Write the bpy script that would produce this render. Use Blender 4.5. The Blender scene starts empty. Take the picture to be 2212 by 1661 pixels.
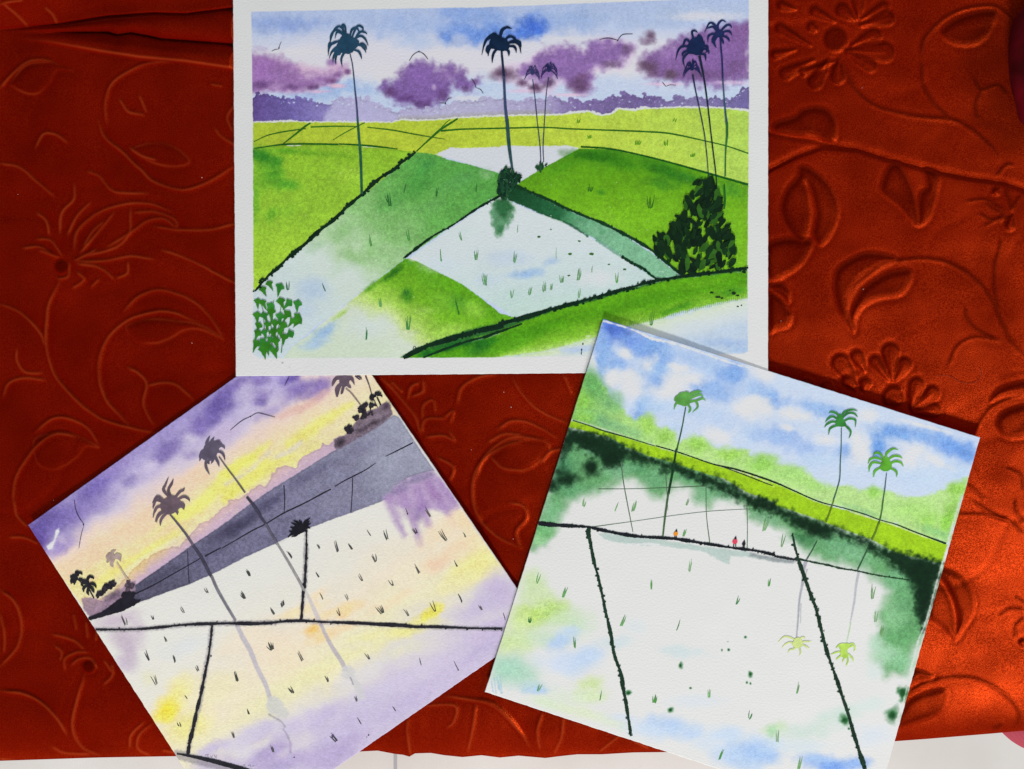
import bpy, math, random
import numpy as np

# ------------------------------------------------------------------ camera, light, exposure
S = 0.329e-3          # metres per photo unit (the photo is 2212 x 1661 units wide)
D = 0.62              # camera height above the velvet
scene = bpy.context.scene
cd = bpy.data.cameras.new('camera'); cam = bpy.data.objects.new('camera', cd)
scene.collection.objects.link(cam); scene.camera = cam
cam.location = (0, 0, D); cam.rotation_euler = (0, 0, 0)
cd.sensor_width = 36; cd.lens = 36 * D / (2212 * S); cd.clip_start = 0.02; cd.clip_end = 50
scene.render.resolution_x = 1024; scene.render.resolution_y = 769

world = bpy.data.worlds.new('World'); scene.world = world; world.use_nodes = True
bg = world.node_tree.nodes['Background']; bg.inputs[0].default_value = (0.88, 0.92, 1.0, 1); bg.inputs[1].default_value = 0.30

def lamp(name, loc, target, size, power, col):
    ld = bpy.data.lights.new(name, 'AREA'); ld.shape = 'RECTANGLE'; ld.size = size[0]; ld.size_y = size[1]
    ld.energy = power; ld.color = col
    o = bpy.data.objects.new(name, ld); scene.collection.objects.link(o); o.location = loc
    from mathutils import Vector
    o.rotation_euler = (Vector(target) - Vector(loc)).to_track_quat('-Z', 'Y').to_euler()
    return o
lamp('window_light', (-0.35, -2.8, 1.45), (0.05, 0, 0), (0.6, 0.42), 88, (1.0, 0.975, 0.925))
lamp('side_fill_light', (1.7, 0.25, 1.5), (0.1, 0, 0), (0.8, 0.8), 14, (0.97, 0.985, 1.0))  # added fill lamp, brightens the velvet on the right

scene.view_settings.view_transform = 'Standard'
scene.view_settings.look = 'None'
scene.view_settings.exposure = 0.09
scene.view_settings.gamma = 1.0
scene.view_settings.use_curve_mapping = False

# ------------------------------------------------------------------ helpers
CROPS = dict(V=(0, 0, 1), A=(0, 0, .33294), B=(486.04, 0, .26855), C=(1026.1, 0, .29297), D=(1620.1, 0, .32521),
             E=(486.04, 378.03, .2763), F=(1026.1, 378.03, .29297), G=(0, 540.05, .33294), H=(1620.1, 540.05, .32521),
             I=(0, 1080.1, .34985), J=(486.04, 783.07, .29297), K=(486.04, 1188.1, .29297), L=(1026.1, 648.05, .32517),
             M=(1026.1, 1134.1, .31736), N=(1620.1, 1080.1, .34981))
def P(s):
    """'B 10,20 30,40 C 5,6' -> array of points in photo units"""
    out = []; k = (0, 0, 1)
    for t in s.split():
        if t in CROPS: k = CROPS[t]
        else:
            a, b = t.split(','); out.append((k[0] + float(a) * k[2], k[1] + float(b) * k[2]))
    return np.array(out, float)

rng = np.random.default_rng(7)
TAB = [rng.random((256, 256)) for _ in range(8)]
def vn(x, y, sc, seed=0):
    x = np.asarray(x) / sc + 37.3 * seed; y = np.asarray(y) / sc + 11.7 * seed
    xi = np.floor(x).astype(int); yi = np.floor(y).astype(int); fx = x - xi; fy = y - yi
    fx = fx * fx * (3 - 2 * fx); fy = fy * fy * (3 - 2 * fy); T = TAB[seed % 8]
    a = T[yi & 255, xi & 255]; b = T[yi & 255, (xi + 1) & 255]; c = T[(yi + 1) & 255, xi & 255]; d = T[(yi + 1) & 255, (xi + 1) & 255]
    return (a + (b - a) * fx) * (1 - fy) + (c + (d - c) * fx) * fy
def fbm(x, y, sc, seed=0, o=3):
    r = 0; a = 1; t = 0
    for i in range(o):
        r = r + a * vn(x, y, sc / 2 ** i, seed + i); t += a; a *= .5
    return r / t * 2 - 1
def sm(a, b, x):
    t = np.clip((x - a) / (b - a), 0, 1); return t * t * (3 - 2 * t)
def cr(p, n=6, closed=False):
    """Catmull-Rom through the points"""
    p = np.asarray(p, float)
    if len(p) < 3: return p if closed else np.array([p[0] + (p[-1] - p[0]) * t for t in np.linspace(0, 1, n + 1)])
    q = np.vstack([p[-1], p, p[0], p[1]]) if closed else np.vstack([2 * p[0] - p[1], p, 2 * p[-1] - p[-2]])
    out = []
    for i in range(1, len(q) - 2):
        for t in np.linspace(0, 1, n, endpoint=False):
            a, b, c, d = q[i - 1], q[i], q[i + 1], q[i + 2]
            out.append(.5 * ((2 * b) + (c - a) * t + (2 * a - 5 * b + 4 * c - d) * t * t + (3 * b - a - 3 * c + d) * t ** 3))
    if not closed: out.append(p[-1])
    return np.array(out)
def seg_dist(x, y, p, w=None, closed=False):
    """distance to polyline minus interpolated half width"""
    best = np.full(x.shape, 1e9); n = len(p); tt = np.zeros(x.shape)
    m = n if closed else n - 1
    for i in range(m):
        a = p[i]; b = p[(i + 1) % n]; d = b - a; L = d @ d + 1e-9
        t = np.clip(((x - a[0]) * d[0] + (y - a[1]) * d[1]) / L, 0, 1)
        q = np.hypot(x - a[0] - t * d[0], y - a[1] - t * d[1])
        if w is not None: q = q - (w[i] + (w[min(i + 1, n - 1)] - w[i]) * t)
        k = q < best; best[k] = q[k]; tt[k] = (i + t[k]) / m
    return best, tt
def inside(x, y, p):
    r = np.zeros(x.shape, bool); n = len(p)
    for i in range(n):
        x1, y1 = p[i]; x2, y2 = p[(i + 1) % n]
        if y1 == y2: continue
        c = ((y1 > y) != (y2 > y)) & (x < (x2 - x1) * (y - y1) / (y2 - y1) + x1); r ^= c
    return r
def poly_sd(x, y, p):
    d, _ = seg_dist(x, y, p, closed=True); return np.where(inside(x, y, p), -d, d)
def lin(c):
    c = np.clip(np.asarray(c, float) / 255., 0, 1); return np.where(c <= .04045, c / 12.92, ((c + .055) / 1.055) ** 2.4)
PAPER_SHOWN = lin((204, 205, 203)); PAPER_ALB = 0.80
def alb(c): return np.clip(lin(c) / PAPER_SHOWN * PAPER_ALB, 0.002, .92)

def un(x, y, z):
    """photo units + height -> world (a plain top view, nearer things are larger)"""
    k = S * (D - z) / D
    return (np.asarray(x) - 1106) * k, (830.5 - np.asarray(y)) * k

def link(o, parent=None):
    scene.collection.objects.link(o)
    if parent is not None: o.parent = parent
    return o
def tag(o, label=None, cat=None, group=None, kind=None):
    for k, v in (('label', label), ('category', cat), ('group', group), ('kind', kind)):
        if v: o[k] = v
    return o

def fast_mesh(name, verts, quads, smooth=True, extra=None):
    me = bpy.data.meshes.new(name); nv = len(verts); nq = len(quads)
    me.vertices.add(nv); me.vertices.foreach_set('co', np.asarray(verts, np.float32).ravel())
    me.loops.add(nq * 4); me.loops.foreach_set('vertex_index', np.asarray(quads, np.int32).ravel())
    me.polygons.add(nq); me.polygons.foreach_set('loop_start', np.arange(0, nq * 4, 4, dtype=np.int32))
    me.polygons.foreach_set('loop_total', np.full(nq, 4, np.int32))
    me.polygons.foreach_set('use_smooth', np.full(nq, smooth, bool))
    me.update(calc_edges=True); me.validate(); return me

# ------------------------------------------------------------------ materials
def new_mat(name):
    m = bpy.data.materials.new(name); m.use_nodes = True; nt = m.node_tree
    b = nt.nodes['Principled BSDF']; return m, nt, b
def grain(nt, b, scale=900, strength=.25, dist=.0002):
    tc = nt.nodes.new('ShaderNodeTexCoord'); n = nt.nodes.new('ShaderNodeTexNoise'); n.inputs['Scale'].default_value = scale
    n.inputs['Detail'].default_value = 4; bp = nt.nodes.new('ShaderNodeBump'); bp.inputs['Strength'].default_value = strength
    bp.inputs['Distance'].default_value = dist
    nt.links.new(tc.outputs['Object'], n.inputs['Vector']); nt.links.new(n.outputs['Fac'], bp.inputs['Height'])
    nt.links.new(bp.outputs['Normal'], b.inputs['Normal']); return tc, n
def mat_paper():
    m, nt, b = new_mat('watercolour_paper'); a = nt.nodes.new('ShaderNodeAttribute'); a.attribute_name = 'pigment'
    nt.links.new(a.outputs['Color'], b.inputs['Base Color']); b.inputs['Roughness'].default_value = .9
    b.inputs['Specular IOR Level'].default_value = .15; grain(nt, b, 700, .55, .00035); return m
MP = mat_paper(); MC = {}
def mat_paint(c, var=.10):
    key = tuple(int(v) for v in c)
    if key in MC: return MC[key]
    m, nt, b = new_mat('dried_paint'); tc, n = grain(nt, b, 700, .5, .0003)
    n2 = nt.nodes.new('ShaderNodeTexNoise'); n2.inputs['Scale'].default_value = 160; n2.inputs['Detail'].default_value = 5
    nt.links.new(tc.outputs['Object'], n2.inputs['Vector'])
    r = nt.nodes.new('ShaderNodeValToRGB'); a = alb(c)
    lo = alb(np.array(c) * (1 - var)); hi = alb(np.array(c) * (1 + var) + 3)
    r.color_ramp.elements[0].position = .33; r.color_ramp.elements[0].color = (*lo, 1)
    r.color_ramp.elements[1].position = .70; r.color_ramp.elements[1].color = (*hi, 1)
    nt.links.new(n2.outputs['Fac'], r.inputs['Fac']); nt.links.new(r.outputs['Color'], b.inputs['Base Color'])
    b.inputs['Roughness'].default_value = .9; b.inputs['Specular IOR Level'].default_value = .08
    MC[key] = m; return m

# ------------------------------------------------------------------ floor
def build_floor():
    z = -0.42; q = 1.6
    me = bpy.data.meshes.new('floor'); me.from_pydata([(-q, -q, z), (q, -q, z), (q, q, z), (-q, q, z)], [], [(0, 1, 2, 3)])
    m, nt, b = new_mat('glazed_tile'); L = nt.links
    tc = nt.nodes.new('ShaderNodeTexCoord'); sp = nt.nodes.new('ShaderNodeSeparateXYZ'); L.new(tc.outputs['Object'], sp.inputs[0])
    gx = (854 - 1106) * S * (D - z) / D
    def mth(op, a, bb=None):
        n = nt.nodes.new('ShaderNodeMath'); n.operation = op
        for i, v in enumerate((a, bb)):
            if v is None: continue
            if isinstance(v, (int, float)): n.inputs[i].default_value = v
            else: L.new(v, n.inputs[i])
        return n.outputs[0]
    def line(src, off):
        t = mth('PINGPONG', mth('SUBTRACT', src, off), .6); return mth('LESS_THAN', t, .0022)
    g = mth('MAXIMUM', line(sp.outputs['X'], gx), line(sp.outputs['Y'], -.79))
    n = nt.nodes.new('ShaderNodeTexNoise'); n.inputs['Scale'].default_value = 5; n.inputs['Detail'].default_value = 6
    L.new(tc.outputs['Object'], n.inputs['Vector'])
    r = nt.nodes.new('ShaderNodeValToRGB'); r.color_ramp.elements[0].color = (.66, .64, .60, 1); r.color_ramp.elements[1].color = (.80, .79, .76, 1)
    r.color_ramp.elements[0].position = .3; r.color_ramp.elements[1].position = .7
    L.new(n.outputs['Fac'], r.inputs['Fac'])
    mx = nt.nodes.new('ShaderNodeMix'); mx.data_type = 'RGBA'; L.new(g, mx.inputs['Factor']); L.new(r.outputs['Color'], mx.inputs[6])
    mx.inputs[7].default_value = (.42, .43, .44, 1); L.new(mx.outputs[2], b.inputs['Base Color'])
    b.inputs['Roughness'].default_value = .3
    me.materials.append(m); o = link(bpy.data.objects.new('floor', me)); tag(o, kind='structure', label='pale grey glazed tile floor below the red velvet edge')
build_floor()

# ------------------------------------------------------------------ velvet
EDGE = P('V -300,1650 0,1643 210,1636 380,1633 600,1628 775,1623 815,1621 852,1628 870,1630 884,1634 896,1627 930,1626 960,1631 999,1635 1040,1631 1080,1636 1120,1632 1178,1637 1210,1633 1248,1629 1300,1629 1369,1625 1450,1624 1700,1613 1930,1601 2000,1596 2145,1584 2212,1578 2500,1560')
def edge_y(x): return np.interp(x, EDGE[:, 0], EDGE[:, 1])
VINES = '''A 20,20 100,90 180,170|A 290,50 340,90 370,150|A 0,30 60,10 150,0|A 0,570 60,500 160,410 240,385 340,395|A 1110,400 960,410 820,470 720,550 680,680 690,800|A 635,780 680,890 800,990 900,1090 1000,1180 1180,1230 1350,1180 1530,1070
A 840,960 920,1010 1010,1040|A 770,640 830,720 940,750|A 900,620 950,730|A 0,1060 130,1090 260,1200 350,1270|A 230,960 280,870 360,870 440,930|A 1370,545 1440,560|A 1520,680 1475,760 1510,850|A 1390,830 1440,890 1530,940
A 440,1520 500,1400 590,1310|A 390,1510 400,1380 480,1290 480,1190|A 320,1520 300,1430 240,1380|A 480,1620 500,1500 620,1390 780,1330 950,1320 1110,1370|A 520,1640 640,1500 740,1380|A 560,1661 760,1600 840,1500 845,1360
A 700,1600 860,1500 960,1430 1060,1420 1150,1480|A 1000,1470 1150,1490 1350,1490 1530,1450|A 1150,1480 1130,1420 1000,1375 870,1380|A 560,1110 640,1140 740,1240 960,1255|A 540,1600 600,1500 670,1440|A 150,1610 260,1600 340,1661|A 240,1550 330,1560 400,1661
G 500,90 640,110 740,190|G 480,70 620,0|G 500,75 680,70 850,40 1000,60|G 830,80 825,150 760,180|G 1050,0 1200,50 1400,150 1530,220|G 500,140 545,190 470,250|G 450,80 440,170 370,190|G 640,190 590,240|G 250,0 380,50|G 390,200 320,340 300,480 300,640 350,800 450,930 580,1050 720,1120 1010,1190
G 0,350 120,400 250,520 290,620|G 830,1130 700,990 645,850 645,700 700,570 820,460 960,410 1100,400 1290,470|G 800,400 900,300 1050,260 1230,320 1360,430 1450,580|G 830,765 900,800 950,870 930,1000 990,1130|G 960,880 1060,860 1150,880 1250,970
G 110,640 110,720 160,790 270,800|G 20,950 60,860 170,830 290,845|G 230,1180 330,1100 430,1090 560,1150 640,1260|G 85,1650 95,1500 160,1370 260,1250 370,1190 500,1210|I 85,0 100,90 170,170|I 60,230 150,235 240,270
I 0,560 80,620 130,750 110,900 0,1030|I 0,700 25,820 25,940|I 340,900 380,940 370,990|I 320,830 440,860 520,920|I 450,700 470,800|I 530,750 540,850|I 600,780 590,870|I 400,1050 400,980 470,940 540,940|I 690,1010 695,1080 640,1140|I 440,1020 490,980 560,980 600,1040|I 640,990 690,1060
I 520,1080 470,1250 445,1400 500,1520 620,1580|I 0,1180 150,1200 260,1260 350,1350 410,1450|I 320,1520 400,1560 560,1570|I 940,1380 860,1450 850,1530 930,1580|I 890,1370 810,1450 800,1530|I 1000,1550 1080,1560|I 0,1600 100,1610
J 1150,110 1300,270 1400,400 1440,520|J 1450,510 1480,420 1620,410|J 1455,420 1460,320 1530,280 1550,370|J 1620,400 1680,360 1660,440|J 1480,550 1600,540 1690,570 1650,500|J 1560,700 1680,770 1660,870|J 1220,140 1310,220|J 1350,270 1370,180 1430,150|J 1380,250 1460,210 1460,130
J 2212,570 2050,620 1900,720 1830,860 1830,1020 1880,1160 2000,1280 2180,1370|J 1710,300 1740,190 1860,110 2000,90|J 1940,590 2050,530 2180,530|J 1960,700 2050,780 2212,800
L 250,520 330,650 450,750 620,820|L 590,500 640,620|L 10,1180 50,1060 150,960 270,910 460,930|L 150,860 250,800 400,830 540,920|L 230,1350 320,1370 340,1450 270,1540 300,1640|L 440,1080 500,1010 570,990
M 0,1180 150,1230 280,1370 370,1510|M 460,1280 425,1400 440,1530|M 600,1310 590,1440 540,1560|M 990,1430 850,1540|M 1080,1470 1180,1520|K 1350,1240 1345,1360 1370,1510|K 1850,1140 1830,1300 1790,1490|K 1620,1080 1850,1110 2020,1180 2212,1390|K 1450,1150 1690,1150 1690,1260 1640,1310
D 620,430 700,600 850,710 1100,775 1330,795 1450,850 1560,940 1660,1050|D 1140,400 1150,560 1230,700 1330,795|D 1140,380 1160,260 1280,130 1430,60 1620,45 1750,130|D 1480,510 1530,600 1640,570 1710,640|D 1540,600 1500,700 1510,800|D 1640,1170 1700,1100 1750,1100|D 1430,1340 1570,1330 1690,1400|D 1520,1420 1600,1460 1700,1430|D 1560,1350 1680,1420|D 1700,1250 1740,1400|D 1800,1300 1730,1400|D 1560,1500 1650,1460 1740,1440|D 1660,1661 1670,1600
H 650,380 700,250 800,160 920,90 1080,60 1260,70 1420,140 1540,240 1620,360 1680,500 1740,620 1830,720|H 1660,0 1630,100 1625,250 1660,430|H 1430,380 1450,470 1520,540 1640,600|H 1650,610 1500,580 1380,640 1320,770|H 1500,1190 1600,1050 1720,990 1830,965|H 1700,1450 1800,1500 1820,1600|H 1450,1560 1560,1661
N 1360,0 1500,90 1620,150 1692,220|N 1280,90 1450,95 1600,125|N 1640,0 1650,80 1692,150|N 940,1250 1050,1150 1200,1105 1350,1100 1500,1150 1600,1220 1665,1310 1640,1400|N 1540,720 1600,680 1692,680|N 1640,600 1692,640|N 1640,780 1640,850|N 1500,1410 1560,1380|N 1640,780 1692,730'''
LEAVES = '''A 70,540 160,430 260,405 340,400 400,440 470,455 370,455 330,520 260,600 170,605 80,560|A 860,970 1000,925 1140,960 1230,1050 1120,1080 980,1050
G 820,500 960,450 1150,460 1310,490 1450,580 1300,515 1180,525 1090,580 1000,605 890,590|G 220,1240 300,1195 400,1185 520,1215 640,1280 560,1275 500,1340 420,1400 330,1425 240,1380
L 110,1050 180,975 260,930 460,935 500,1010 420,1080 330,1130 200,1120
D 1270,220 1350,140 1480,90 1630,80 1610,180 1560,260 1470,305 1350,290|D 300,780 360,730 480,720 550,770 575,860 550,940 430,900 340,900 180,880 170,820|D 340,1110 430,1140 530,1240 585,1380 560,1520 480,1630 420,1560 440,1420 400,1250 370,1230 400,1400 380,1560 330,1600 240,1500 210,1380 250,1260 320,1180
D 940,1100 1010,1120 1090,1300 1110,1500 1000,1380 880,1280 890,1180|D 1160,1130 1250,1170 1245,1270 1200,1430 1120,1500 1130,1300 1180,1240
H 580,130 680,60 800,20 970,55 860,110 740,190 660,300 650,420 690,550 600,420 560,250|H 1070,140 1060,220 1000,300 880,320 760,370 700,450 690,530 665,430 740,280 860,185 980,140|H 1600,1010 1650,930 1760,885 1840,880 1900,950 1700,970|H 1640,1150 1690,1080 1830,1030 1950,1050 1900,1200 1780,1250 1680,1230
H 130,250 200,220 260,270 260,340 230,320|H 130,300 200,320 250,400 275,430 260,500 180,530 130,530|H 130,-40 400,-60 370,60 280,150 130,195|N 1170,440 1250,440 1330,500 1380,620 1360,720 1300,820 1260,860 1290,740 1250,600|N 1150,500 1240,640 1260,840 1180,780 1100,700|N 970,1250 1080,1195 1205,1170 1205,1260 1150,1320 1050,1360 900,1400|N 1000,1060 1050,1050 1130,1090 1050,1110 980,1140'''
# petals: base -> tip, half width at the tip
PETALS = '''D 640,340 960,350 55|D 680,300 870,220 42|D 650,360 840,460 36|D 590,400 580,560 40|D 520,400 410,590 42|D 420,400 200,510 36|D 300,330 140,370 26|D 400,300 170,170 30|D 440,200 380,160 30|D 740,170 960,110 42|D 740,130 920,30 32|D 720,120 720,-60 40|D 690,130 580,40 40|D 560,140 400,60 30|D 300,60 180,30 28|D 560,410 330,490 24
H 945,860 930,620 48|H 970,860 1050,720 40|H 920,860 810,710 32|H 760,800 690,670 36|H 700,900 570,700 50|H 700,930 620,850 26|H 1070,1050 1120,850 44|H 1080,1060 1250,920 40|H 1090,1080 1270,1060 42|H 760,920 770,850 34|H 430,960 350,860 40|H 560,960 480,880 36|H 980,1000 900,930 60
D 1640,1280 1620,1250 24|D 1740,1440 1720,1530 28|N 1692,900 1670,860 20'''
def build_velvet():
    xs = np.arange(-240, 2540.1, 2.0); nrow = 905; n_roll = 16
    T = np.linspace(0, 1, nrow)[:, None]
    X = np.repeat(xs[None, :], nrow, 0); Y = -170 + T * (edge_y(xs)[None, :] - 1.5 + 170)
    H = np.zeros(X.shape); Mo = np.zeros(X.shape); Cr = np.zeros(X.shape)
    def box(p, m):
        lo = p.min(0) - m; hi = p.max(0) + m
        i0, i1 = np.searchsorted(xs, [lo[0], hi[0]]); j0 = int(max(0, (lo[1] + 170) / 2.02 - 4)); j1 = int(min(nrow, (hi[1] + 170) / 1.93 + 4))
        return slice(j0, j1), slice(max(0, i0), i1)
    RS = lambda x: .9 - .38 * sm(1500, 1700, x)
    wob = fbm(X, Y, 26, 1) * 1.2
    # vines: a crest with a sunken gutter along it
    for ln in VINES.replace('\n', '|').split('|'):
        p = cr(P(ln), 5); s = box(p, 30); x = X[s]; y = Y[s]
        if x.size == 0: continue
        w = 4.8 if len(p) > 20 else 4.0
        d, t = seg_dist(x + wob[s], y - wob[s], p); fade = np.clip(np.minimum(t, 1 - t) * 8 + .25, 0, 1)
        amp = (.00095 if len(p) > 20 else .00072) * (.6 + .7 * vn(x, y, 60, 3))
        H[s] += amp * RS(x) * fade * (np.exp(-(d / w) ** 2) - .16 * np.exp(-((d - 10) / 6) ** 2))
        Mo[s] = np.maximum(Mo[s], fade * (.1 + .8 * sm(1400, 1650, x)) * np.exp(-(d / 5) ** 2)); Cr[s] = np.maximum(Cr[s], fade * np.exp(-((d - .5) / 2.2) ** 2) * (.35 + .65 * vn(x, y, 45, 6)))  # vine shade (mostly right) and crest highlights painted into the colour masks
    for ln in LEAVES.replace('\n', '|').split('|'):
        p = cr(P(ln), 5, True); s = box(p, 30); x = X[s]; y = Y[s]
        if x.size == 0: continue
        d = poly_sd(x + wob[s], y + wob[s], p)
        H[s] += (.9 + .5 * sm(1500, 1700, x)) * (.0010 * sm(7, -14, d) - .0002 * np.exp(-((d - 6) / 6) ** 2))
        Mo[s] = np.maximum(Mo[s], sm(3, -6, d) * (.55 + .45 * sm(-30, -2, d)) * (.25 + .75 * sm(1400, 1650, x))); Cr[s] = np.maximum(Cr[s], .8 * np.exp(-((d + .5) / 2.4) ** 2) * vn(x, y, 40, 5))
    for ln in PETALS.replace('\n', '|').split('|'):
        a = ln.split(); p = P(' '.join(a[:-1])); w = float(a[-1]) * .40
        c = p[1] - p[0]; c = p[1] - c / (np.hypot(*c) + 1e-6) * w
        pp = np.array([p[0], (p[0] + c) / 2, c]); s = box(pp, w + 24); x = X[s]; y = Y[s]
        if x.size == 0: continue
        d, t = seg_dist(x + wob[s], y + wob[s], pp, [w * .2, w * .7, w])
        v, _ = seg_dist(x, y, np.array([p[0], c]))
        H[s] += .85 * (.0010 * sm(4, -8, d) - .0003 * np.exp(-((d - 5) / 5) ** 2)) + .0003 * np.exp(-(v / 4) ** 2)
        Mo[s] = np.maximum(Mo[s], sm(3, -4, d) * (.5 + .5 * sm(-9, -1, d)) * (1 - .8 * np.exp(-(v / 3) ** 2)))
    # flower hearts
    for c, r in ((P('D 570,265')[0], 27), (P('I 550,1030')[0], 14), (P('G 400,110')[0], 15), (P('A 860,690')[0], 1)):
        d = np.hypot(X - c[0], Y - c[1]) - r; H += .0008 * sm(3, -8, d) - .0003 * np.exp(-((d - 4) / 4) ** 2); Mo = np.maximum(Mo, sm(2, -5, d))
    # folds, top left
    c0 = np.interp(xs, [-180, 0, 133, 233, 333, 400, 500, 700], [68, 63, 53, 38, 31, 33, 20, 10])[None, :]
    c1 = np.interp(xs, [-180, 0, 133, 233, 253, 283, 320, 350, 500, 700], [74, 71, 70.6, 71, 77, 72, 79, 86, 97, 105])[None, :]
    c2 = np.interp(xs, [-180, 0, 100, 216, 300, 400, 503, 700], [78, 78, 87, 108, 121, 130, 145, 160])[None, :]
    A_ = (sm(20, 260, xs) * (1 - sm(560, 800, xs)))[None, :]; Bk = (1 - sm(500, 640, xs))[None, :]
    t = np.clip((Y - c0) / (c1 - c0 + 1e-6), 0, 1); f1 = np.sin(np.pi * t) ** .8 * (Y > c0) * (Y < c1)
    t2 = np.clip((Y - c1) / (c2 - c1 + 1e-6), 0, 1.35)
    f2 = np.where(Y < c2, sm(-.1, .7, t2) * .8 + .2 * t2, 1 - sm(0, 9, Y - c2)) * (Y > c1)
    H += A_ * (.0042 * f1 + .0055 * f2)
    up = np.clip(c0 - Y, 0, 200); H += Bk * (.0008 * sm(0, 6, up) + up * S * .42 * (1 - sm(40, 330, xs))[None, :] - .0010 * sm(0, 30, up) * A_)
    Cr = np.maximum(Cr, A_ * .9 * np.exp(-((Y - c2 - 1) / 3.0) ** 2) + 0 * X); H -= .0040 * Bk * np.exp(-((Y - c0) / 3.5) ** 2) * sm(-50, 250, xs)[None, :]  # bright front edge of the fold painted in as a highlight
    H -= .0050 * Bk * np.exp(-((Y - c1) / 3.0) ** 2) * sm(90, 200, xs)[None, :]
    # overlap, right
    k = np.interp(xs, [1500, 1659, 1718, 1776, 1848, 1913, 2010, 2092, 2166, 2212, 2392], [450, 371, 341, 320, 325, 345, 371, 387, 397, 413, 470])[None, :]
    on = sm(1560, 1700, xs)[None, :]; d = Y - k
    H += on * (.0011 * sm(-2, 5, d) * np.exp(-np.clip(d, 0, 999) / 200) - .0009 * np.exp(-((d + 6) / 9) ** 2) - .0007 * np.exp(-((d + 1) / 2.5) ** 2))
    k2 = np.interp(xs, [1500, 1659, 1802, 1860], [262, 286, 312, 322])[None, :]
    H -= (sm(1560, 1650, xs) * (1 - sm(1760, 1850, xs)))[None, :] * .0010 * np.exp(-((Y - k2) / 6) ** 2)
    # soft undulation and stretch wrinkles near the front edge
    H += .0010 * fbm(X, Y, 260, 2, 2) + .0006 * fbm(X * .55, Y, 70, 5, 2) - .0005 * sm(.16, 0, abs(fbm(X * .8 + Y * .3, Y, 150, 6, 2))) * vn(X, Y, 200, 1)
    e = edge_y(xs)[None, :] - Y
    H += .0009 * np.exp(-e / 70) * (vn(X, Y * .2, 26, 4) - .5) * 2 * sm(600, 800, xs)[None, :]
    bul = np.clip(1 - e / 120, 0, 1); H -= .020 * (1 - np.sqrt(np.clip(1 - bul ** 2, 0, 1)))
    # keep the cloth under the sheets flat enough for the paper to lie on
    H = np.minimum(H, .03)
    for q in ([(503.5, -300), (1659.5, -300), (1659, 802), (509.5, 812.5)], [(709, 671.5), (1170.2, 1349.6), (498.5, 1816.5), (61, 1134)], [(1303, 688.6), (2116.7, 944.9), (1884.8, 1770.9), (1047.7, 1494.3)]):
        q = np.array(q, float); d = poly_sd(X, Y, q); cap = .0017 + np.clip(d, 0, 99) * S * 1.2; H = np.where(d < 14, np.minimum(H, cap), H)
    x, y = un(X, Y, H)
    V = np.stack([x, y, H], -1)
    # roll over the front edge and down to the floor
    last = V[-1]; rows = []
    R = .008
    for a in np.linspace(.2, math.pi / 2, 8):
        r = last.copy(); r[:, 1] -= R * .55 * math.sin(a) * .5; r[:, 2] = last[:, 2] - R * (1 - math.cos(a)); rows.append(r)
    wv = .002 * np.sin(xs / 23.) + .004 * fbm(xs, xs * 0, 90, 3)
    for i, dz in enumerate((.02, .05, .1, .16, .22, .28, .34, .39)):
        r = rows[7].copy(); r[:, 2] -= dz; r[:, 1] += .008 + wv * dz * 2 + dz * .03; rows.append(r)
    V = np.concatenate([V, np.array(rows)], 0); nr, nc = V.shape[:2]
    Mo = np.concatenate([Mo, np.zeros((n_roll, nc))], 0); Cr = np.concatenate([Cr, np.zeros((n_roll, nc))], 0)
    idx = np.arange(nr * nc).reshape(nr, nc)
    q = np.stack([idx[1:, :-1], idx[1:, 1:], idx[:-1, 1:], idx[:-1, :-1]], -1).reshape(-1, 4)
    me = fast_mesh('velvet_bedspread', V.reshape(-1, 3), q)
    at = me.attributes.new('pressed_shade', 'FLOAT', 'POINT'); at.data.foreach_set('value', Mo.astype(np.float32).ravel())  # flattened pile on leaves and petals, plus shade painted on right-hand vines
    at = me.attributes.new('rim_sheen', 'FLOAT', 'POINT'); Cr = Cr * (1 - .8 * sm(1450, 1650, np.repeat(xs[None, :], nr, 0))); at.data.foreach_set('value', Cr.astype(np.float32).ravel())
    m, nt, b = new_mat('rust_velvet'); L = nt.links
    tc = nt.nodes.new('ShaderNodeTexCoord'); at = nt.nodes.new('ShaderNodeAttribute'); at.attribute_name = 'pressed_shade'
    n1 = nt.nodes.new('ShaderNodeTexNoise'); n1.inputs['Scale'].default_value = 1500; n1.inputs['Detail'].default_value = 3
    n2 = nt.nodes.new('ShaderNodeTexNoise'); n2.inputs['Scale'].default_value = 22; n2.inputs['Detail'].default_value = 6
    for n in (n1, n2): L.new(tc.outputs['Object'], n.inputs['Vector'])
    bp = nt.nodes.new('ShaderNodeBump'); bp.inputs['Strength'].default_value = .5; bp.inputs['Distance'].default_value = .0004
    L.new(n1.outputs['Fac'], bp.inputs['Height'])
    # the nap leans: tilt of the fibre normal
    ad = nt.nodes.new('ShaderNodeVectorMath'); ad.operation = 'ADD'; 
    nv = nt.nodes.new('ShaderNodeVectorMath'); nv.operation = 'MULTIPLY_ADD'; L.new(n2.outputs['Color'], nv.inputs[0]); nv.inputs[1].default_value = (.42, .42, 0)
    nv.inputs[2].default_value = (NAP[0] - .21, NAP[1] - .21, 0); L.new(nv.outputs[0], ad.inputs[1])
    nm = nt.nodes.new('ShaderNodeVectorMath'); nm.operation = 'NORMALIZE'
    L.new(bp.outputs['Normal'], ad.inputs[0]); L.new(ad.outputs[0], nm.inputs[0])
    df = nt.nodes.new('ShaderNodeBsdfDiffuse'); L.new(bp.outputs['Normal'], df.inputs['Normal'])
    gl = nt.nodes.new('ShaderNodeBsdfGlossy'); gl.distribution = 'GGX'; L.new(nm.outputs[0], gl.inputs['Normal'])
    gl.inputs['Roughness'].default_value = .45
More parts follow.
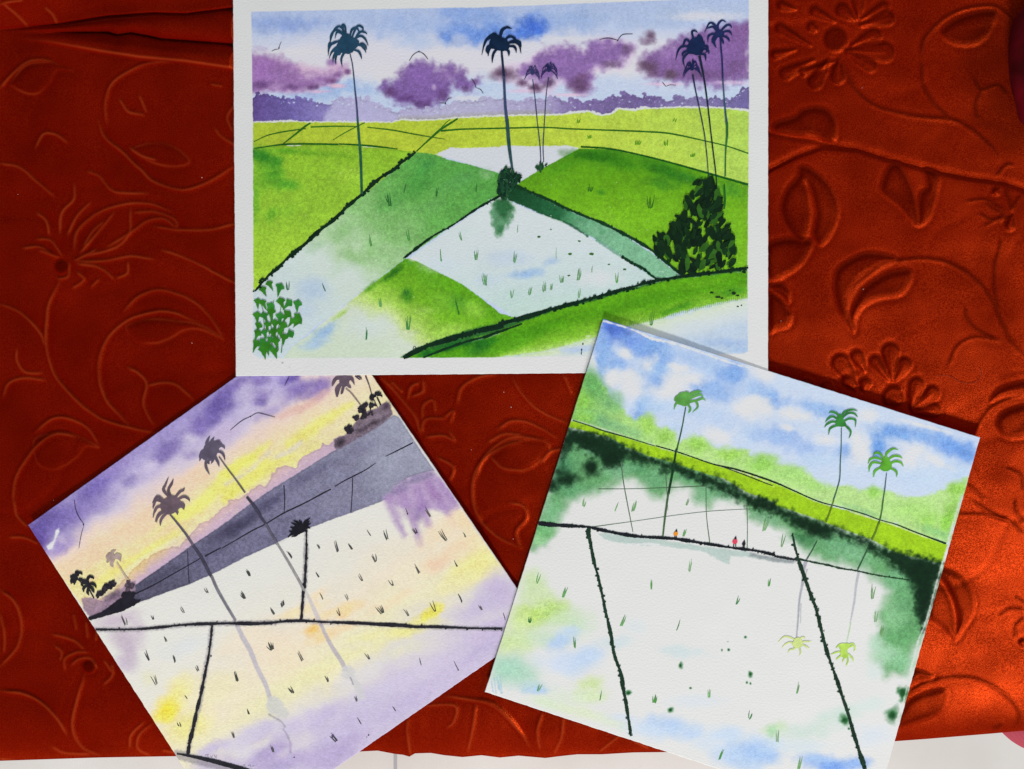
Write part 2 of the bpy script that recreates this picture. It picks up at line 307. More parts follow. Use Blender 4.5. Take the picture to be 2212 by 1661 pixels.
    sh = nt.nodes.new('ShaderNodeBsdfSheen'); L.new(bp.outputs['Normal'], sh.inputs['Normal']); sh.inputs['Roughness'].default_value = .3
    def ramp(src, c0, c1, p0=0, p1=1):
        r = nt.nodes.new('ShaderNodeValToRGB'); r.color_ramp.elements[0].color = (*c0, 1); r.color_ramp.elements[1].color = (*c1, 1)
        r.color_ramp.elements[0].position = p0; r.color_ramp.elements[1].position = p1; L.new(src, r.inputs['Fac']); return r.outputs['Color']
    def mul(a, bb):
        x = nt.nodes.new('ShaderNodeMix'); x.data_type = 'RGBA'; x.blend_type = 'MULTIPLY'; x.inputs['Factor'].default_value = 1
        L.new(a, x.inputs[6]); L.new(bb, x.inputs[7]); return x.outputs[2]
    pr = ramp(at.outputs['Fac'], (1, 1, 1), (.50, .46, .46)); mot = ramp(n2.outputs['Fac'], (.80, .78, .78), (1.15, 1.18, 1.2), .3, .7)
    fine = ramp(n1.outputs['Fac'], (.45, .4, .35), (1.55, 1.7, 1.8), .40, .62)
    def const(c):
        r = nt.nodes.new('ShaderNodeRGB'); r.outputs[0].default_value = (*c, 1); return r.outputs[0]
    # sheen along crest rims and the fold edge, painted into the diffuse colour
    a3 = nt.nodes.new('ShaderNodeAttribute'); a3.attribute_name = 'rim_sheen'
    rim_col = ramp(a3.outputs['Fac'], (.118, .0010, .0002), (.25, .026, .006))
    L.new(mul(mul(rim_col, mot), pr), df.inputs['Color'])
    L.new(mul(mul(mul(const((.140, .0125, .0017)), fine), mot), pr), gl.inputs['Color'])
    L.new(mul(const((.19, .022, .004)), fine), sh.inputs['Color'])
    a1 = nt.nodes.new('ShaderNodeAddShader'); a2 = nt.nodes.new('ShaderNodeAddShader')
    L.new(df.outputs[0], a1.inputs[0]); L.new(gl.outputs[0], a1.inputs[1]); L.new(a1.outputs[0], a2.inputs[0]); L.new(sh.outputs[0], a2.inputs[1])
    out = nt.nodes['Material Output']; L.new(a2.outputs[0], out.inputs['Surface']); nt.nodes.remove(b)
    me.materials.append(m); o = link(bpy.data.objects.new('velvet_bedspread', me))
    tag(o, 'rust red embossed velvet bedspread with raised flowers and vines under the paintings', 'bedspread')
NAP = (-.62, -.36, 0)
build_velvet()

# ------------------------------------------------------------------ watercolour sheets
def CURL(q, x, y):
    r = 0
    for i, (a, b) in enumerate(q): r = r + (.4, 1, .7, 1.3)[i] * sm(150, 0, np.hypot(np.asarray(x, float) - a, np.asarray(y, float) - b))
    return r
MARKS = [0]
class Sheet:
    """a sheet of paper: corners (photo units) TL TR BR BL, a pigment canvas on a fine grid"""
    def __init__(s, corners, n, m, zf, label, cat_group=None):
        s.q = np.array(corners, float); s.n, s.m = n, m; s.zf = lambda x, y: zf(x, y) + .0005 * fbm(x, y, 330, 3, 2) + .00022 * fbm(x, y, 90, 5, 2) + .0006 * CURL(corners, x, y)
        u = np.linspace(0, 1, n)[None, :]; v = np.linspace(0, 1, m)[:, None]; s.u = np.repeat(u, m, 0); s.v = np.repeat(v, n, 1)
        w = lambda k: ((1 - s.u) * (1 - s.v) * s.q[0][k] + s.u * (1 - s.v) * s.q[1][k] + s.u * s.v * s.q[2][k] + (1 - s.u) * s.v * s.q[3][k])
        s.X, s.Y = w(0), w(1); s.C = np.ones((m, n, 3)) * np.array((204, 205, 202.)); s.clip = None; s.bs = 1.0
        s.gx = rng.random((m, n)); s.G = .6 * (fbm(s.X, s.Y, 5, 2, 2)) + .55 * (s.gx - .5) * 2
        c = s.q.mean(0); z = float(zf(np.array([c[0]]), np.array([c[1]]))[0]); x, y = un(c[0], c[1], z)
        s.root = bpy.data.objects.new('watercolour_painting', None); link(s.root); s.root.location = (x, y, z); s.root.empty_display_size = .02
        tag(s.root, label, 'painting'); s.org = np.array([x, y, z])
    def _col(s, c, x, y):
        return c(x, y) if callable(c) else np.array(c, float)[None, :]
    def _mix(s, k, a, c, gran):
        x, y = s.X[k], s.Y[k]
        if s.clip is not None: a = a * s.clip[k]
        a = np.clip(a, 0, 1); col = s._col(c, x, y); base = s.C[k]
        r = base + (col - base) * a[:, None]
        dens = 1 + .03 * a - .20 * gran * a * s.G[k] - .045 * a * fbm(x, y, 40, 6, 3) - .04 * a * fbm(x * .4 + y * .25, y, 14, 7, 2)
        # granulation darkens coloured wash only, in proportion to its pigment
        pig = np.clip((205 - r.min(1)) / 120., 0, 1); f = 1 - (1 - dens) * pig
        s.C[k] = np.clip(r * f[:, None], 0, 255)
    def poly(s, p, c, soft=1.2, rough=1.5, rs=6, alpha=1, gran=1, edge=0, smooth=False):
        p = P(p) if isinstance(p, str) else np.asarray(p, float)
        if smooth: p = cr(p, 5, True)
        lo, hi = p.min(0) - soft * 2 - rough * 2, p.max(0) + soft * 2 + rough * 2
        k = (s.X > lo[0]) & (s.X < hi[0]) & (s.Y > lo[1]) & (s.Y < hi[1]); x, y = s.X[k], s.Y[k]
        if x.size == 0: return
        d = poly_sd(x, y, p) + rough * fbm(x, y, rs, 3, 3)
        a = alpha * sm(soft, -soft, d)
        s._mix(k, a, c, gran)
        if edge: s._mix(k, edge * np.exp(-((d + 1.8) / 1.6) ** 2), (np.array(c) * .62 if not callable(c) else (lambda xx, yy: c(xx, yy) * .62)), 0)
    def stroke(s, p, w, c, soft=1, rough=0, rs=5, alpha=1, gran=1, smooth=True):
        p = P(p) if isinstance(p, str) else np.asarray(p, float)
        w = np.atleast_1d(w).astype(float)
        q = cr(p, 5) if smooth and len(p) > 2 else p
        ww = np.interp(np.linspace(0, 1, len(q)), np.linspace(0, 1, len(w)), w) if len(w) > 1 else np.full(len(q), w[0])
        m = ww.max() + soft * 2 + rough * 2; lo, hi = q.min(0) - m, q.max(0) + m
        k = (s.X > lo[0]) & (s.X < hi[0]) & (s.Y > lo[1]) & (s.Y < hi[1]); x, y = s.X[k], s.Y[k]
        if x.size == 0: return
        d, t = seg_dist(x, y, q, ww); d = d + rough * fbm(x, y, rs, 4, 3)
        s._mix(k, alpha * sm(soft, -soft, d), c, gran)
    def blob(s, c, rx, ry, col, a=1, ang=0, rough=.35, pw=1.0):
        """soft wet-in-wet spot"""
        c = P(c)[0] if isinstance(c, str) else c; rx = rx * s.bs; ry = ry * s.bs; m = max(rx, ry) * 1.7
        k = (abs(s.X - c[0]) < m) & (abs(s.Y - c[1]) < m); x, y = s.X[k] - c[0], s.Y[k] - c[1]
        if x.size == 0: return
        t = math.radians(ang); xx = (x * math.cos(t) + y * math.sin(t)) / rx; yy = (-x * math.sin(t) + y * math.cos(t)) / ry
        r = np.hypot(xx, yy) + rough * fbm(s.X[k], s.Y[k], max(10, min(rx, ry) * .8), 5, 4)
        s._mix(k, a * sm(1.15, .1, r) ** pw, col, 1)
    def build(s, thick=.0008, rag=.7, margin=None):
        X, Y = s.X.copy(), s.Y.copy(); m, n = X.shape
        # deckle: the rim wanders a little
        for (ii, jj) in ((0, slice(None)), (-1, slice(None)), (slice(None), 0), (slice(None), -1)):
            x, y = X[ii, jj], Y[ii, jj]; c = s.q.mean(0); d = np.hypot(x - c[0], y - c[1])
            o = rag * fbm(x, y, 9, 2, 3); X[ii, jj] += (x - c[0]) / d * o; Y[ii, jj] += (y - c[1]) / d * o
        z = s.zf(X, Y); x, y = un(X, Y, z); V = np.stack([x, y, z], -1) - s.org
        idx = np.arange(m * n).reshape(m, n)
        q = np.stack([idx[1:, :-1], idx[1:, 1:], idx[:-1, 1:], idx[:-1, :-1]], -1).reshape(-1, 4)
        ring = np.concatenate([idx[0, :], idx[1:, -1], idx[-1, -2::-1], idx[-2:0:-1, 0]])
        V = V.reshape(-1, 3); low = V[ring].copy(); low[:, 2] -= thick; base = m * n; k = len(ring); r2 = base + np.arange(k)
        side = np.stack([ring, np.roll(ring, -1), np.roll(r2, -1), r2], -1)
        # underside: a coarse grid is enough, taken from the top one
        bi = idx[::1, ::1]
        V2 = V.copy(); V2[:, 2] -= thick; off = base + k
        qb = np.stack([bi[:-1, :-1], bi[:-1, 1:], bi[1:, 1:], bi[1:, :-1]], -1).reshape(-1, 4)
        st = 6; ci = np.unique(np.concatenate([np.arange(0, m, st), [m - 1]])); cj = np.unique(np.concatenate([np.arange(0, n, st), [n - 1]]))
        sub = idx[np.ix_(ci, cj)]; Vs = V[sub.ravel()].copy(); Vs[:, 2] -= thick; si = off + np.arange(sub.size).reshape(sub.shape)
        qb = np.stack([si[:-1, :-1], si[:-1, 1:], si[1:, 1:], si[1:, :-1]], -1).reshape(-1, 4)
        allV = np.concatenate([V, low, Vs], 0)
        me = fast_mesh('paper_sheet', allV, np.concatenate([q, side, qb], 0))
        A = alb(s.C.reshape(-1, 3)); wh = np.full((k + sub.size, 3), PAPER_ALB); A = np.concatenate([A, wh], 0)
        at = me.color_attributes.new('pigment', 'FLOAT_COLOR', 'POINT'); at.data.foreach_set('color', np.concatenate([A, np.ones((len(A), 1))], 1).astype(np.float32).ravel())
        me.materials.append(MP); o = link(bpy.data.objects.new('paper_sheet', me), s.root); return o
    # ---- crisp marks laid over the wash, each a mesh part
    def mark(s, name, layer=1):
        return Mark(s, name, layer)

class Mark:
    def __init__(m, sheet, name, layer): m.s = sheet; m.name = name; m.layer = layer; m.v = []; m.f = []; m.mi = []; m.mats = []; m.k = 0; MARKS[0] += 1; m.off = (MARKS[0] % 16) * 3e-6
    def _mi(m, c):
        mt = mat_paint(c)
        if mt not in m.mats: m.mats.append(mt)
        return m.mats.index(mt)
    def _push(m, pts, faces, c):
        pts = np.asarray(pts, float); z = m.s.zf(pts[:, 0], pts[:, 1]) + 6e-5 * m.layer + 1e-5 + m.off + 3e-6 * min(m.k, 400); m.k += 1
        x, y = un(pts[:, 0], pts[:, 1], z); b = len(m.v); i = m._mi(c)
        for a, bb, cc in zip(x, y, z): m.v.append((a - m.s.org[0], bb - m.s.org[1], cc - m.s.org[2]))
        for f in faces: m.f.append([b + q for q in f]); m.mi.append(i)
        return m
    def poly(m, p, c, rough=.5, smooth=True, step=2.5):
        p = P(p) if isinstance(p, str) else np.asarray(p, float)
        if smooth: p = cr(p, 4, True)
        q = []
        for i in range(len(p)):
            a, b = p[i], p[(i + 1) % len(p)]; n = max(1, int(np.hypot(*(b - a)) / step))
            for t in range(n): q.append(a + (b - a) * t / n)
        q = np.array(q); q = q + rough * (rng.random(q.shape) - .5) * 2
        ar = np.sum(q[:, 0] * np.roll(q[:, 1], -1) - q[:, 1] * np.roll(q[:, 0], -1))
        if ar > 0: q = q[::-1]
        return m._push(q, [list(range(len(q)))], c)
    def line(m, p, w, c, rough=.25, n=6, smooth=True, step=None):
        """brush stroke, w = full widths along it"""
        p = P(p) if isinstance(p, str) else np.asarray(p, float)
        q = cr(p, n) if smooth else np.concatenate([np.linspace(p[i], p[i + 1], n, endpoint=False) for i in range(len(p) - 1)] + [p[-1:]])
        if step:
            d = np.r_[0, np.cumsum(np.hypot(*np.diff(q, axis=0).T))]; t = np.arange(0, d[-1], step); q = np.stack([np.interp(t, d, q[:, 0]), np.interp(t, d, q[:, 1])], 1)
        w = np.atleast_1d(w).astype(float); ww = np.interp(np.linspace(0, 1, len(q)), np.linspace(0, 1, len(w)), w) if len(w) > 1 else np.full(len(q), w[0])
        t = np.gradient(q, axis=0); L = np.hypot(t[:, 0], t[:, 1]) + 1e-9; nx, ny = -t[:, 1] / L, t[:, 0] / L
        a = ww / 2 + rough * rng.random(len(q)); b = ww / 2 + rough * rng.random(len(q))
        l = np.stack([q[:, 0] + nx * a, q[:, 1] + ny * a], 1); r = np.stack([q[:, 0] - nx * b, q[:, 1] - ny * b], 1)
        pts = np.empty((2 * len(q), 2)); pts[0::2] = l; pts[1::2] = r
        return m._push(pts, [[2 * i, 2 * i + 1, 2 * i + 3, 2 * i + 2] for i in range(len(q) - 1)], c)
    def done(m, label=None, parent=None):
        me = bpy.data.meshes.new(m.name); me.from_pydata(m.v, [], m.f)
        for mt in m.mats: me.materials.append(mt)
        me.polygons.foreach_set('material_index', m.mi); me.update()
        o = link(bpy.data.objects.new(m.name, me), parent or m.s.root)
        if label: o['label'] = label
        return o

def mg(p0, p1, stops):
    """gradient of pigment along p0 -> p1"""
    p0 = P(p0)[0] if isinstance(p0, str) else np.array(p0); p1 = P(p1)[0] if isinstance(p1, str) else np.array(p1); d = p1 - p0; L = d @ d
    ts = [a for a, _ in stops]; cs = np.array([c for _, c in stops], float)
    def f(x, y):
        t = ((x - p0[0]) * d[0] + (y - p0[1]) * d[1]) / L + .09 * fbm(x, y, 45, 1, 3)
        return np.stack([np.interp(t, ts, cs[:, i]) for i in range(3)], -1)
    return f

# heights: the left sheet lies lowest, the big one over it, the right one over both
def z_left(x, y): return .0025 + 0 * x
def z_big(x, y):
    x = np.asarray(x, float); y = np.asarray(y, float)
    return .0033 + .0005 * sm(1500, 1000, x) * sm(500, 800, y) + 0 * x
def z_right(x, y):
    x = np.asarray(x, float); y = np.asarray(y, float)
    d = np.hypot(x - 1303, y - 689); return .0044 + .0016 * sm(420, 0, d) + .0004 * sm(1990, 2100, x)

# ================================================================== 1. the large landscape
def tuft(s, name, x, y, h, lean, n, c, w=1.3, spread=2.4, up=(0, -1)):
    m = s.mark(name, 2); r = random.Random(int(x * 13 + y * 7)); u = np.array(up, float); u /= np.hypot(*u); sd = np.array([-u[1], u[0]])
    h *= r.uniform(.7, 1.25); lean += r.uniform(-.16, .16) * h; w *= r.uniform(.75, 1.3); n = max(1, n + r.choice((-1, 0, 0, 1)))
    for i in range(n):
        b = np.array([x, y]) + sd * ((i - (n - 1) / 2) * spread * .8 + r.uniform(-.4, .4)) - u * r.uniform(0, 3)
        t = b + u * h * r.uniform(.7, 1.05) + sd * (lean + r.uniform(-.12, .12) * h + (i - (n - 1) / 2) * 1.1)
        mid = (b + t) / 2 + sd * r.uniform(-.8, .8)
        m.line([b, mid, t], (w * .9, w * 1.15, .25), c, .15, 3)
    if r.random() < .35: m.poly([np.array([x, y]) + q for q in np.array([[-1.8, 0], [0, -1.8], [1.8, 0], [0, 1.6]])], c, .3)
    return m.done()
HW = [1.1]
def hedge(s, name, p, w, c, amt=.5, size=2.5, step=1.6, rough=1.0, layer=3, c2=None):
    m = s.mark(name, layer); p = P(p) if isinstance(p, str) else p; w = np.interp(np.linspace(0, 1, 60), np.linspace(0, 1, np.size(w)), np.atleast_1d(w)) * HW[0] * (1.1 + .55 * (rng.random(60) - .5) + .25 * np.sin(np.arange(60) * .9)); m.line(p, w, c, rough, step=step)
    q = cr(p, 6); d = np.r_[0, np.cumsum(np.hypot(*np.diff(q, axis=0).T))]; wmax = np.atleast_1d(w).max(); r = random.Random(int(d[-1] * 10))
    t = 0
    while t < d[-1]:
        t += r.uniform(2, 9) / max(amt, .05); cx, cy = np.interp(t, d, q[:, 0]), np.interp(t, d, q[:, 1]); a = r.uniform(.4, 1) * size
        o = np.array([cx + r.uniform(-.45, .45) * wmax, cy + r.uniform(-.45, .45) * wmax]); k = r.randint(5, 7); ph = r.uniform(0, 6)
        m.poly([o + a * r.uniform(.6, 1.1) * np.array([math.cos(ph + 6.283 * j / k) * 1.25, math.sin(ph + 6.283 * j / k)]) for j in range(k)], c2 or c, .35, False)
    return m.done()
def frond_set(m, cr_, fr, c, wscale=1):
    """fronds: 'crop x,y x,y x,y|...' curved tapering strokes out of the heart"""
    for ln in fr.split('|'):
        p = P(cr_ + ' ' + ln); m.line(p, np.array((2.2, 3.7, 3.2, .4)) * wscale, c, .4, 5)
def auto_crown(m, x, y, R, n, c, seed, w=2.2, up=(0, -1), fan=1.0, droop=.55):
    r = random.Random(seed); u = np.array(up, float); u /= np.hypot(*u); sd = np.array([-u[1], u[0]]); o = np.array([x, y])
    m.poly([o + R * .22 * np.array([math.cos(a), math.sin(a)]) * r.uniform(.8, 1.2) for a in np.linspace(0, 5.6, 8)], c, .5)
    for i in range(n):
        a = math.radians(-215 + 250 * (i + .5) / n + r.uniform(-8, 8)) if fan == 1.0 else 2 * math.pi * i / n
        # angle measured from sd axis, upward along u
        ca, sa = math.cos(a), -math.sin(a); k = R * r.uniform(.8, 1.05)
        p1 = o + sd * ca * k * .5 + u * sa * k * .75 + u * R * .12; p2 = o + sd * ca * k * .95 + u * (sa * k * .95 - R * droop * .35 * abs(ca)); p3 = o + sd * ca * k * 1.12 + u * (sa * k * .7 - R * droop)
        m.line([o, p1, p2, p3], (w * .7, w * 1.2, w, .3), c, .4, 5)
def palm(s, trunk, tw, tc, crown, label=None, layer=5):
    """a painted palm: trunk stroke and crown as parts of its own"""
    t = s.mark('painted_palm', layer)
    if isinstance(trunk, list):
        for tr, w, c in trunk: t.line(trunk_p(tr), w, c, .3)
    else: t.line(P(trunk), tw, tc, .3)
    o = t.done(label); c = s.mark('painted_crown', layer + 1); crown(c); c.done(parent=o); return o
def trunk_p(t): return P(t) if isinstance(t, str) else t
def bird(s, p, w=1.3, c=(40, 38, 42), body=None):
    m = s.mark('painted_bird', 4)
    for ln in p.split('|'): m.line(P(ln), (w * .5, w, w * .6), c, .15, 5)
    if body is not None: b = P(body)[0]; m.poly([b + q for q in np.array([[-1.6, -.4], [0, -1.5], [1.6, 0], [.3, 2.0]])], c, .3)
    return m.done()

def painting_big():
    s = Sheet([(503.5, -4), (1659.5, -8), (1659, 802), (509.5, 812.5)], 1000, 700, z_big,
              'largest watercolour of green rice fields with tall palms and purple clouds, white border all round')
    # painted area, taped border
    area = np.array([[542.5, 25], [900, 17.5], [1026, 16], [1319, 4.5], [1440, 0], [1617.5, -9], [1618, 210], [1614.5, 583], [1615.5, 759], [1608, 764], [1281, 769], [1077, 772], [560, 773.5], [548, 766], [546, 751], [547.5, 626], [546.5, 263]], float)
    d = poly_sd(s.X, s.Y, area) + .7 * fbm(s.X, s.Y, 5, 5, 3) + .9 * np.clip(fbm(s.X, s.Y, 12, 2, 2), 0, 1)
    s.clip = sm(.9, -.9, d)
    W = (206, 205, 207)
    # --- sky
    s.poly(area, mg('V 1000,10', 'V 1000,240', [(0, (163, 178, 207)), (.22, (172, 186, 212)), (.42, (203, 203, 210)), (.62, (205, 203, 208)), (.75, (184, 197, 216)), (1, (178, 192, 214))]), 2, 0)
    for c, rx, ry, col, a in (('B 400,180', 75, 26, (125, 147, 196), .7), ('B 650,200', 60, 18, (130, 152, 200), .6), ('B 1350,130', 85, 20, (150, 170, 206), .5), ('B 1900,250', 58, 34, (92, 128, 198), .95),
                              ('B 2000,150', 90, 34, (124, 152, 204), .6), ('C 500,160', 90, 26, (120, 150, 204), .6), ('B 1500,220', 110, 24, (142, 166, 208), .5), ('C 150,120', 60, 20, (120, 150, 202), .5), ('C 400,210', 40, 24, (66, 104, 190), 1), ('C 420,160', 24, 16, (60, 98, 190), .8), ('C 250,260', 46, 22, (84, 122, 198), .9), ('C 100,240', 40, 24, (98, 134, 200), .7),
                              ('C 700,130', 90, 26, (150, 170, 202), .6), ('C 1300,110', 130, 24, (158, 176, 204), .6), ('C 1750,60', 110, 20, (168, 184, 206), .6), ('B 950,700', 95, 17, (150, 175, 212), .9), ('B 700,770', 80, 13, (158, 180, 213), .9),
                              ('C 1100,620', 120, 16, (182, 194, 214), .8), ('B 1550,330', 60, 18, (165, 183, 212), .6), ('C 1500,640', 70, 14, (188, 198, 214), .7), ('C 80,650', 40, 14, (176, 192, 214), .8)):
        s.blob(c, rx * 1.25, ry * 1.2, col, a, 0, .75)
    for c, rx, ry in (('B 600,420', 120, 10), ('B 1250,600', 80, 30), ('B 1800,440', 90, 12), ('C 700,290', 120, 13), ('C 1700,120', 110, 15), ('C 1150,480', 60, 40), ('C 300,330', 60, 12), ('B 1950,790', 60, 9)):
        s.blob(c, rx, ry, W, .8)
    pk, pu, dk = (190, 140, 172), (138, 104, 156), (82, 58, 92)
    # cloud 1
    s.poly('B 200,440 460,470 520,520 800,540 860,470 980,500 1010,580 900,640 840,690 700,740 540,745 350,730 200,740', (196, 160, 188), 9, 8, 24, .75)
    s.poly('B 200,430 400,440 560,540 620,620 800,600 900,580 960,540 900,640 780,690 640,730 440,720 200,720', (132, 94, 150), 16, 15, 13, .85)
    for c, rx, ry, col, a in (('B 300,560', 36, 30, (150, 108, 168), .9), ('B 440,600', 34, 26, pu, .6), ('B 290,680', 30, 12, (100, 68, 118), .9), ('B 540,700', 24, 10, (105, 72, 122), .9), ('B 700,700', 20, 9, (92, 62, 104), .9),
                              ('B 860,650', 16, 9, (108, 70, 116), .9), ('B 985,575', 10, 9, (112, 76, 120), .95), ('B 910,600', 14, 9, (115, 80, 130), .8), ('B 860,500', 14, 12, (132, 100, 152), .8), ('B 230,700', 18, 14, (118, 84, 138), .8), ('B 900,690', 26, 7, (222, 176, 190), .8), ('B 760,735', 30, 5, (214, 172, 196), .7)):
        s.blob(c, rx, ry, col, a)
    # cloud 2
    s.poly('B 1250,700 1290,660 1420,640 1410,560 1500,500 1620,500 1700,540 1840,520 1920,580 1960,650 2040,630 2030,680 1980,740 1930,750 1870,700 1830,660 1810,740 1760,800 1720,850 1600,880 1480,840 1360,810 1270,770', (112, 82, 142), 14, 15, 12, .95)
    for c, rx, ry, col, a in (('B 1330,740', 20, 14, (88, 58, 104), .95), ('B 1460,790', 30, 12, (94, 64, 118), .9), ('B 1580,840', 28, 13, (90, 62, 112), .85), ('B 1740,770', 16, 18, (92, 64, 112), .85), ('B 1940,710', 14, 11, (92, 66, 110), .9), ('B 2010,660', 11, 12, (110, 82, 128), .8),
                              ('B 1560,620', 34, 30, (128, 96, 160), .7), ('B 1780,600', 32, 20, (146, 116, 170), .7), ('B 1680,700', 6, 8, (200, 180, 205), .6)):
        s.blob(c, rx, ry, col, a)
    # cloud 3
    s.poly('C 120,540 180,480 290,470 380,440 500,370 620,340 720,340 800,380 870,300 960,270 1100,290 1170,330 1180,400 1120,460 1060,520 960,520 880,540 860,640 800,700 700,680 640,620 560,690 420,680 310,640 180,610', (205, 186, 208), 10, 8, 24, .8)
    s.poly('C 340,500 420,450 520,370 640,345 720,350 760,400 860,320 960,280 1080,300 1160,330 1150,400 1060,470 960,500 880,500 860,640 780,680 700,650 640,590 560,600 420,600 330,560', (118, 86, 144), 15, 15, 13, .9)
    for c, rx, ry, col, a in (('C 215,550', 33, 20, (88, 66, 88), .98), ('C 350,610', 17, 12, (92, 66, 92), .9), ('C 450,650', 24, 12, (88, 62, 88), .95), ('C 550,610', 14, 14, (88, 64, 92), .9), ('C 770,630', 29, 22, (92, 66, 98), .98), ('C 800,560', 18, 12, (110, 80, 118), .8),
                              ('C 1120,370', 20, 15, (98, 76, 108), .9), ('C 1000,470', 24, 13, (104, 82, 112), .9), ('C 640,430', 46, 22, (136, 104, 160), .7), ('C 960,340', 24, 14, (142, 112, 160), .7), ('C 1290,260', 17, 15, (98, 78, 100), .95), ('C 1270,300', 24, 12, (110, 88, 112), .8),
                              ('C 700,700', 50, 5, (214, 186, 204), .8), ('C 340,670', 40, 5, (212, 180, 200), .7)):
        s.blob(c, rx, ry, col, a)
    # cloud 4
    s.poly('C 1210,470 1280,400 1400,340 1500,290 1680,220 1800,190 1900,180 2040,160 2040,560 1900,600 1760,640 1600,620 1500,600 1380,590 1280,560', (116, 82, 138), 16, 15, 13, .92)
    for c, rx, ry, col, a in (('C 1280,490', 27, 18, (92, 70, 92), .97), ('C 1440,550', 26, 15, (88, 68, 88), .97), ('C 1320,540', 18, 12, (96, 72, 100), .8), ('C 1700,540', 70, 18, (98, 72, 112), .85), ('C 1900,480', 44, 18, (108, 80, 124), .8), ('C 1950,260', 34, 34, (122, 88, 138), .85),
                              ('C 1750,430', 60, 34, (122, 90, 146), .8), ('C 1850,300', 50, 28, (120, 88, 142), .6), ('C 1430,400', 30, 18, (144, 112, 164), .7), ('C 1400,620', 60, 5, (212, 184, 204), .8), ('C 1900,610', 60, 6, (206, 184, 208), .7)):
        s.blob(c, rx, ry, col, a)
    # --- distant tree line
    top = P('B 225,800 270,760 330,780 440,795 500,800 560,800 640,830 740,840 800,870 840,860 930,805 1060,800 1180,830 1290,880 1400,920 1470,880 1600,900 1750,880 1850,830 2010,830 2130,800 C 110,740 180,740 330,775 400,740 520,745 590,730 660,770 740,755 830,770 950,745 1020,725 1130,715 1190,745 1260,725 1370,730 1400,765 1510,720 1560,755 1650,725 1700,765 1780,730 1860,765 1930,705 1980,662 2030,660')
    xs = np.arange(545, 1621, 1.6); ty = np.interp(xs, top[:, 0], top[:, 1]); r = random.Random(3); bump = np.zeros(len(xs)); i = 0
    while i < len(xs):
        L = r.randint(3, 9); a = r.choice((1.5, 3, 5, 7)) * r.uniform(.6, 1.2); seg = np.arange(min(L, len(xs) - i)); bump[i:i + L] = a * 1.25 * np.sin(np.pi * (seg + .5) / L) ** .5; i += L
    ty = ty - bump + rng.normal(0, .5, len(xs))
    base = P('B 225,985 540,975 1060,985 1340,985 1420,965 1660,968 1880,950 2212,938 C 0,860 600,840 700,838 840,818 940,845 1010,828 1070,798 1240,805 1400,795 1550,793 1700,793 2000,803 2030,805')
    by = np.interp(xs, base[:, 0], base[:, 1]) + .8
    pts = np.concatenate([np.stack([xs, ty], 1), np.stack([xs[::-6], by[::-6]], 1)])
    def tc(x, y):
        st = [(545, (84, 64, 122)), (620, (96, 84, 144)), (700, (122, 112, 166)), (715, (166, 162, 196)), (900, (168, 163, 194)), (1010, (168, 165, 190)), (1180, (156, 148, 182)), (1240, (112, 96, 142)), (1400, (102, 86, 134)), (1490, (124, 114, 156)), (1620, (100, 90, 140))]
        c = np.stack([np.interp(x + 14 * fbm(x, y, 30, 2, 2), [a for a, _ in st], [q[i] for _, q in st]) for i in range(3)], -1)
        k = np.clip((y - np.interp(x, xs, by) + 14) / 14, 0, 1)[:, None]; ol = ((x > 860) & (x < 1190))[:, None]
        return np.where(ol, c * (1 - k * .7) + np.array((140, 140, 112)) * k * .7, c)
    s.poly(pts, tc, .9, .6, 4, .96, 1, .35)
    for i in range(150):      # ragged bushes standing out of the line
        x = r.uniform(550, 1612); rr = r.uniform(2.0, 5.2); y = np.interp(x, xs, ty) + rr * r.uniform(-.5, .7)
        s.stroke(np.array([[x - rr * .3, y], [x + rr * .3, y + .5]]), rr, tc, .9, 2.4, 5, .9, 1, False)
    for i in range(90):
        x = r.uniform(550, 1612); y = np.interp(x, xs, ty) + r.uniform(3, 14); a = r.uniform(.8, 2.6)
        if np.interp(x, xs, by) - y > 6: s.blob((x, y), a * 1.3, a, (186, 196, 214), .9, r.uniform(-40, 40))
    # --- light green field, a ragged white gap above
    s.poly('B 225,978 540,962 600,975 1060,972 1340,978 1420,952 1500,958 1660,958 1880,938 2212,928 C 0,852 300,842 640,836 700,820 840,812 940,838 1000,830 1050,792 1180,800 1240,780 1300,792 1500,782 1800,785 1900,795 2030,805 2030,870 0,900 B 225,1010', (200, 203, 200), 1.0, 2.4, 4)
    yg = mg('V 545,300', 'V 1618,300', [(0, (152, 173, 48)), (.35, (164, 182, 52)), (.6, (170, 190, 60)), (1, (160, 192, 80))])
    s.poly('B 215,988 540,980 640,984 1060,985 1340,988 1420,966 1480,972 1660,970 1880,950 2212,940 C 0,865 300,855 640,850 700,842 840,826 880,842 940,856 1000,845 1060,808 1180,818 1240,802 1400,800 1500,795 1800,798 1900,808 2040,828 2040,1400 1800,1320 760,1150 700,1120 0,1120 B 1500,1300 215,1260', yg, 1.0, 2.2, 4, 1, .7)
    # --- pale water patch
    s.poly('B 1690,1242 1810,1186 1900,1192 2212,1180 C 120,1078 250,1072 400,1078 560,1076 680,1072 770,1092 600,1190 335,1335 240,1300 170,1275 0,1222 B 2000,1330', (196, 200, 204), 1.1, 1.8, 4)
    # --- big green on the left
    s.poly('B 210,1196 470,1166 800,1160 1100,1176 1400,1204 1540,1226 1400,1340 1100,1580 E 1000,220 700,470 500,640 230,915 205,915 B 205,1500', mg('B 230,1200', 'E 260,800', [(0, (128, 172, 42)), (.5, (132, 176, 48)), (1, (150, 188, 52))]), 1.0, 1.3, 4, 1, .9, .25)
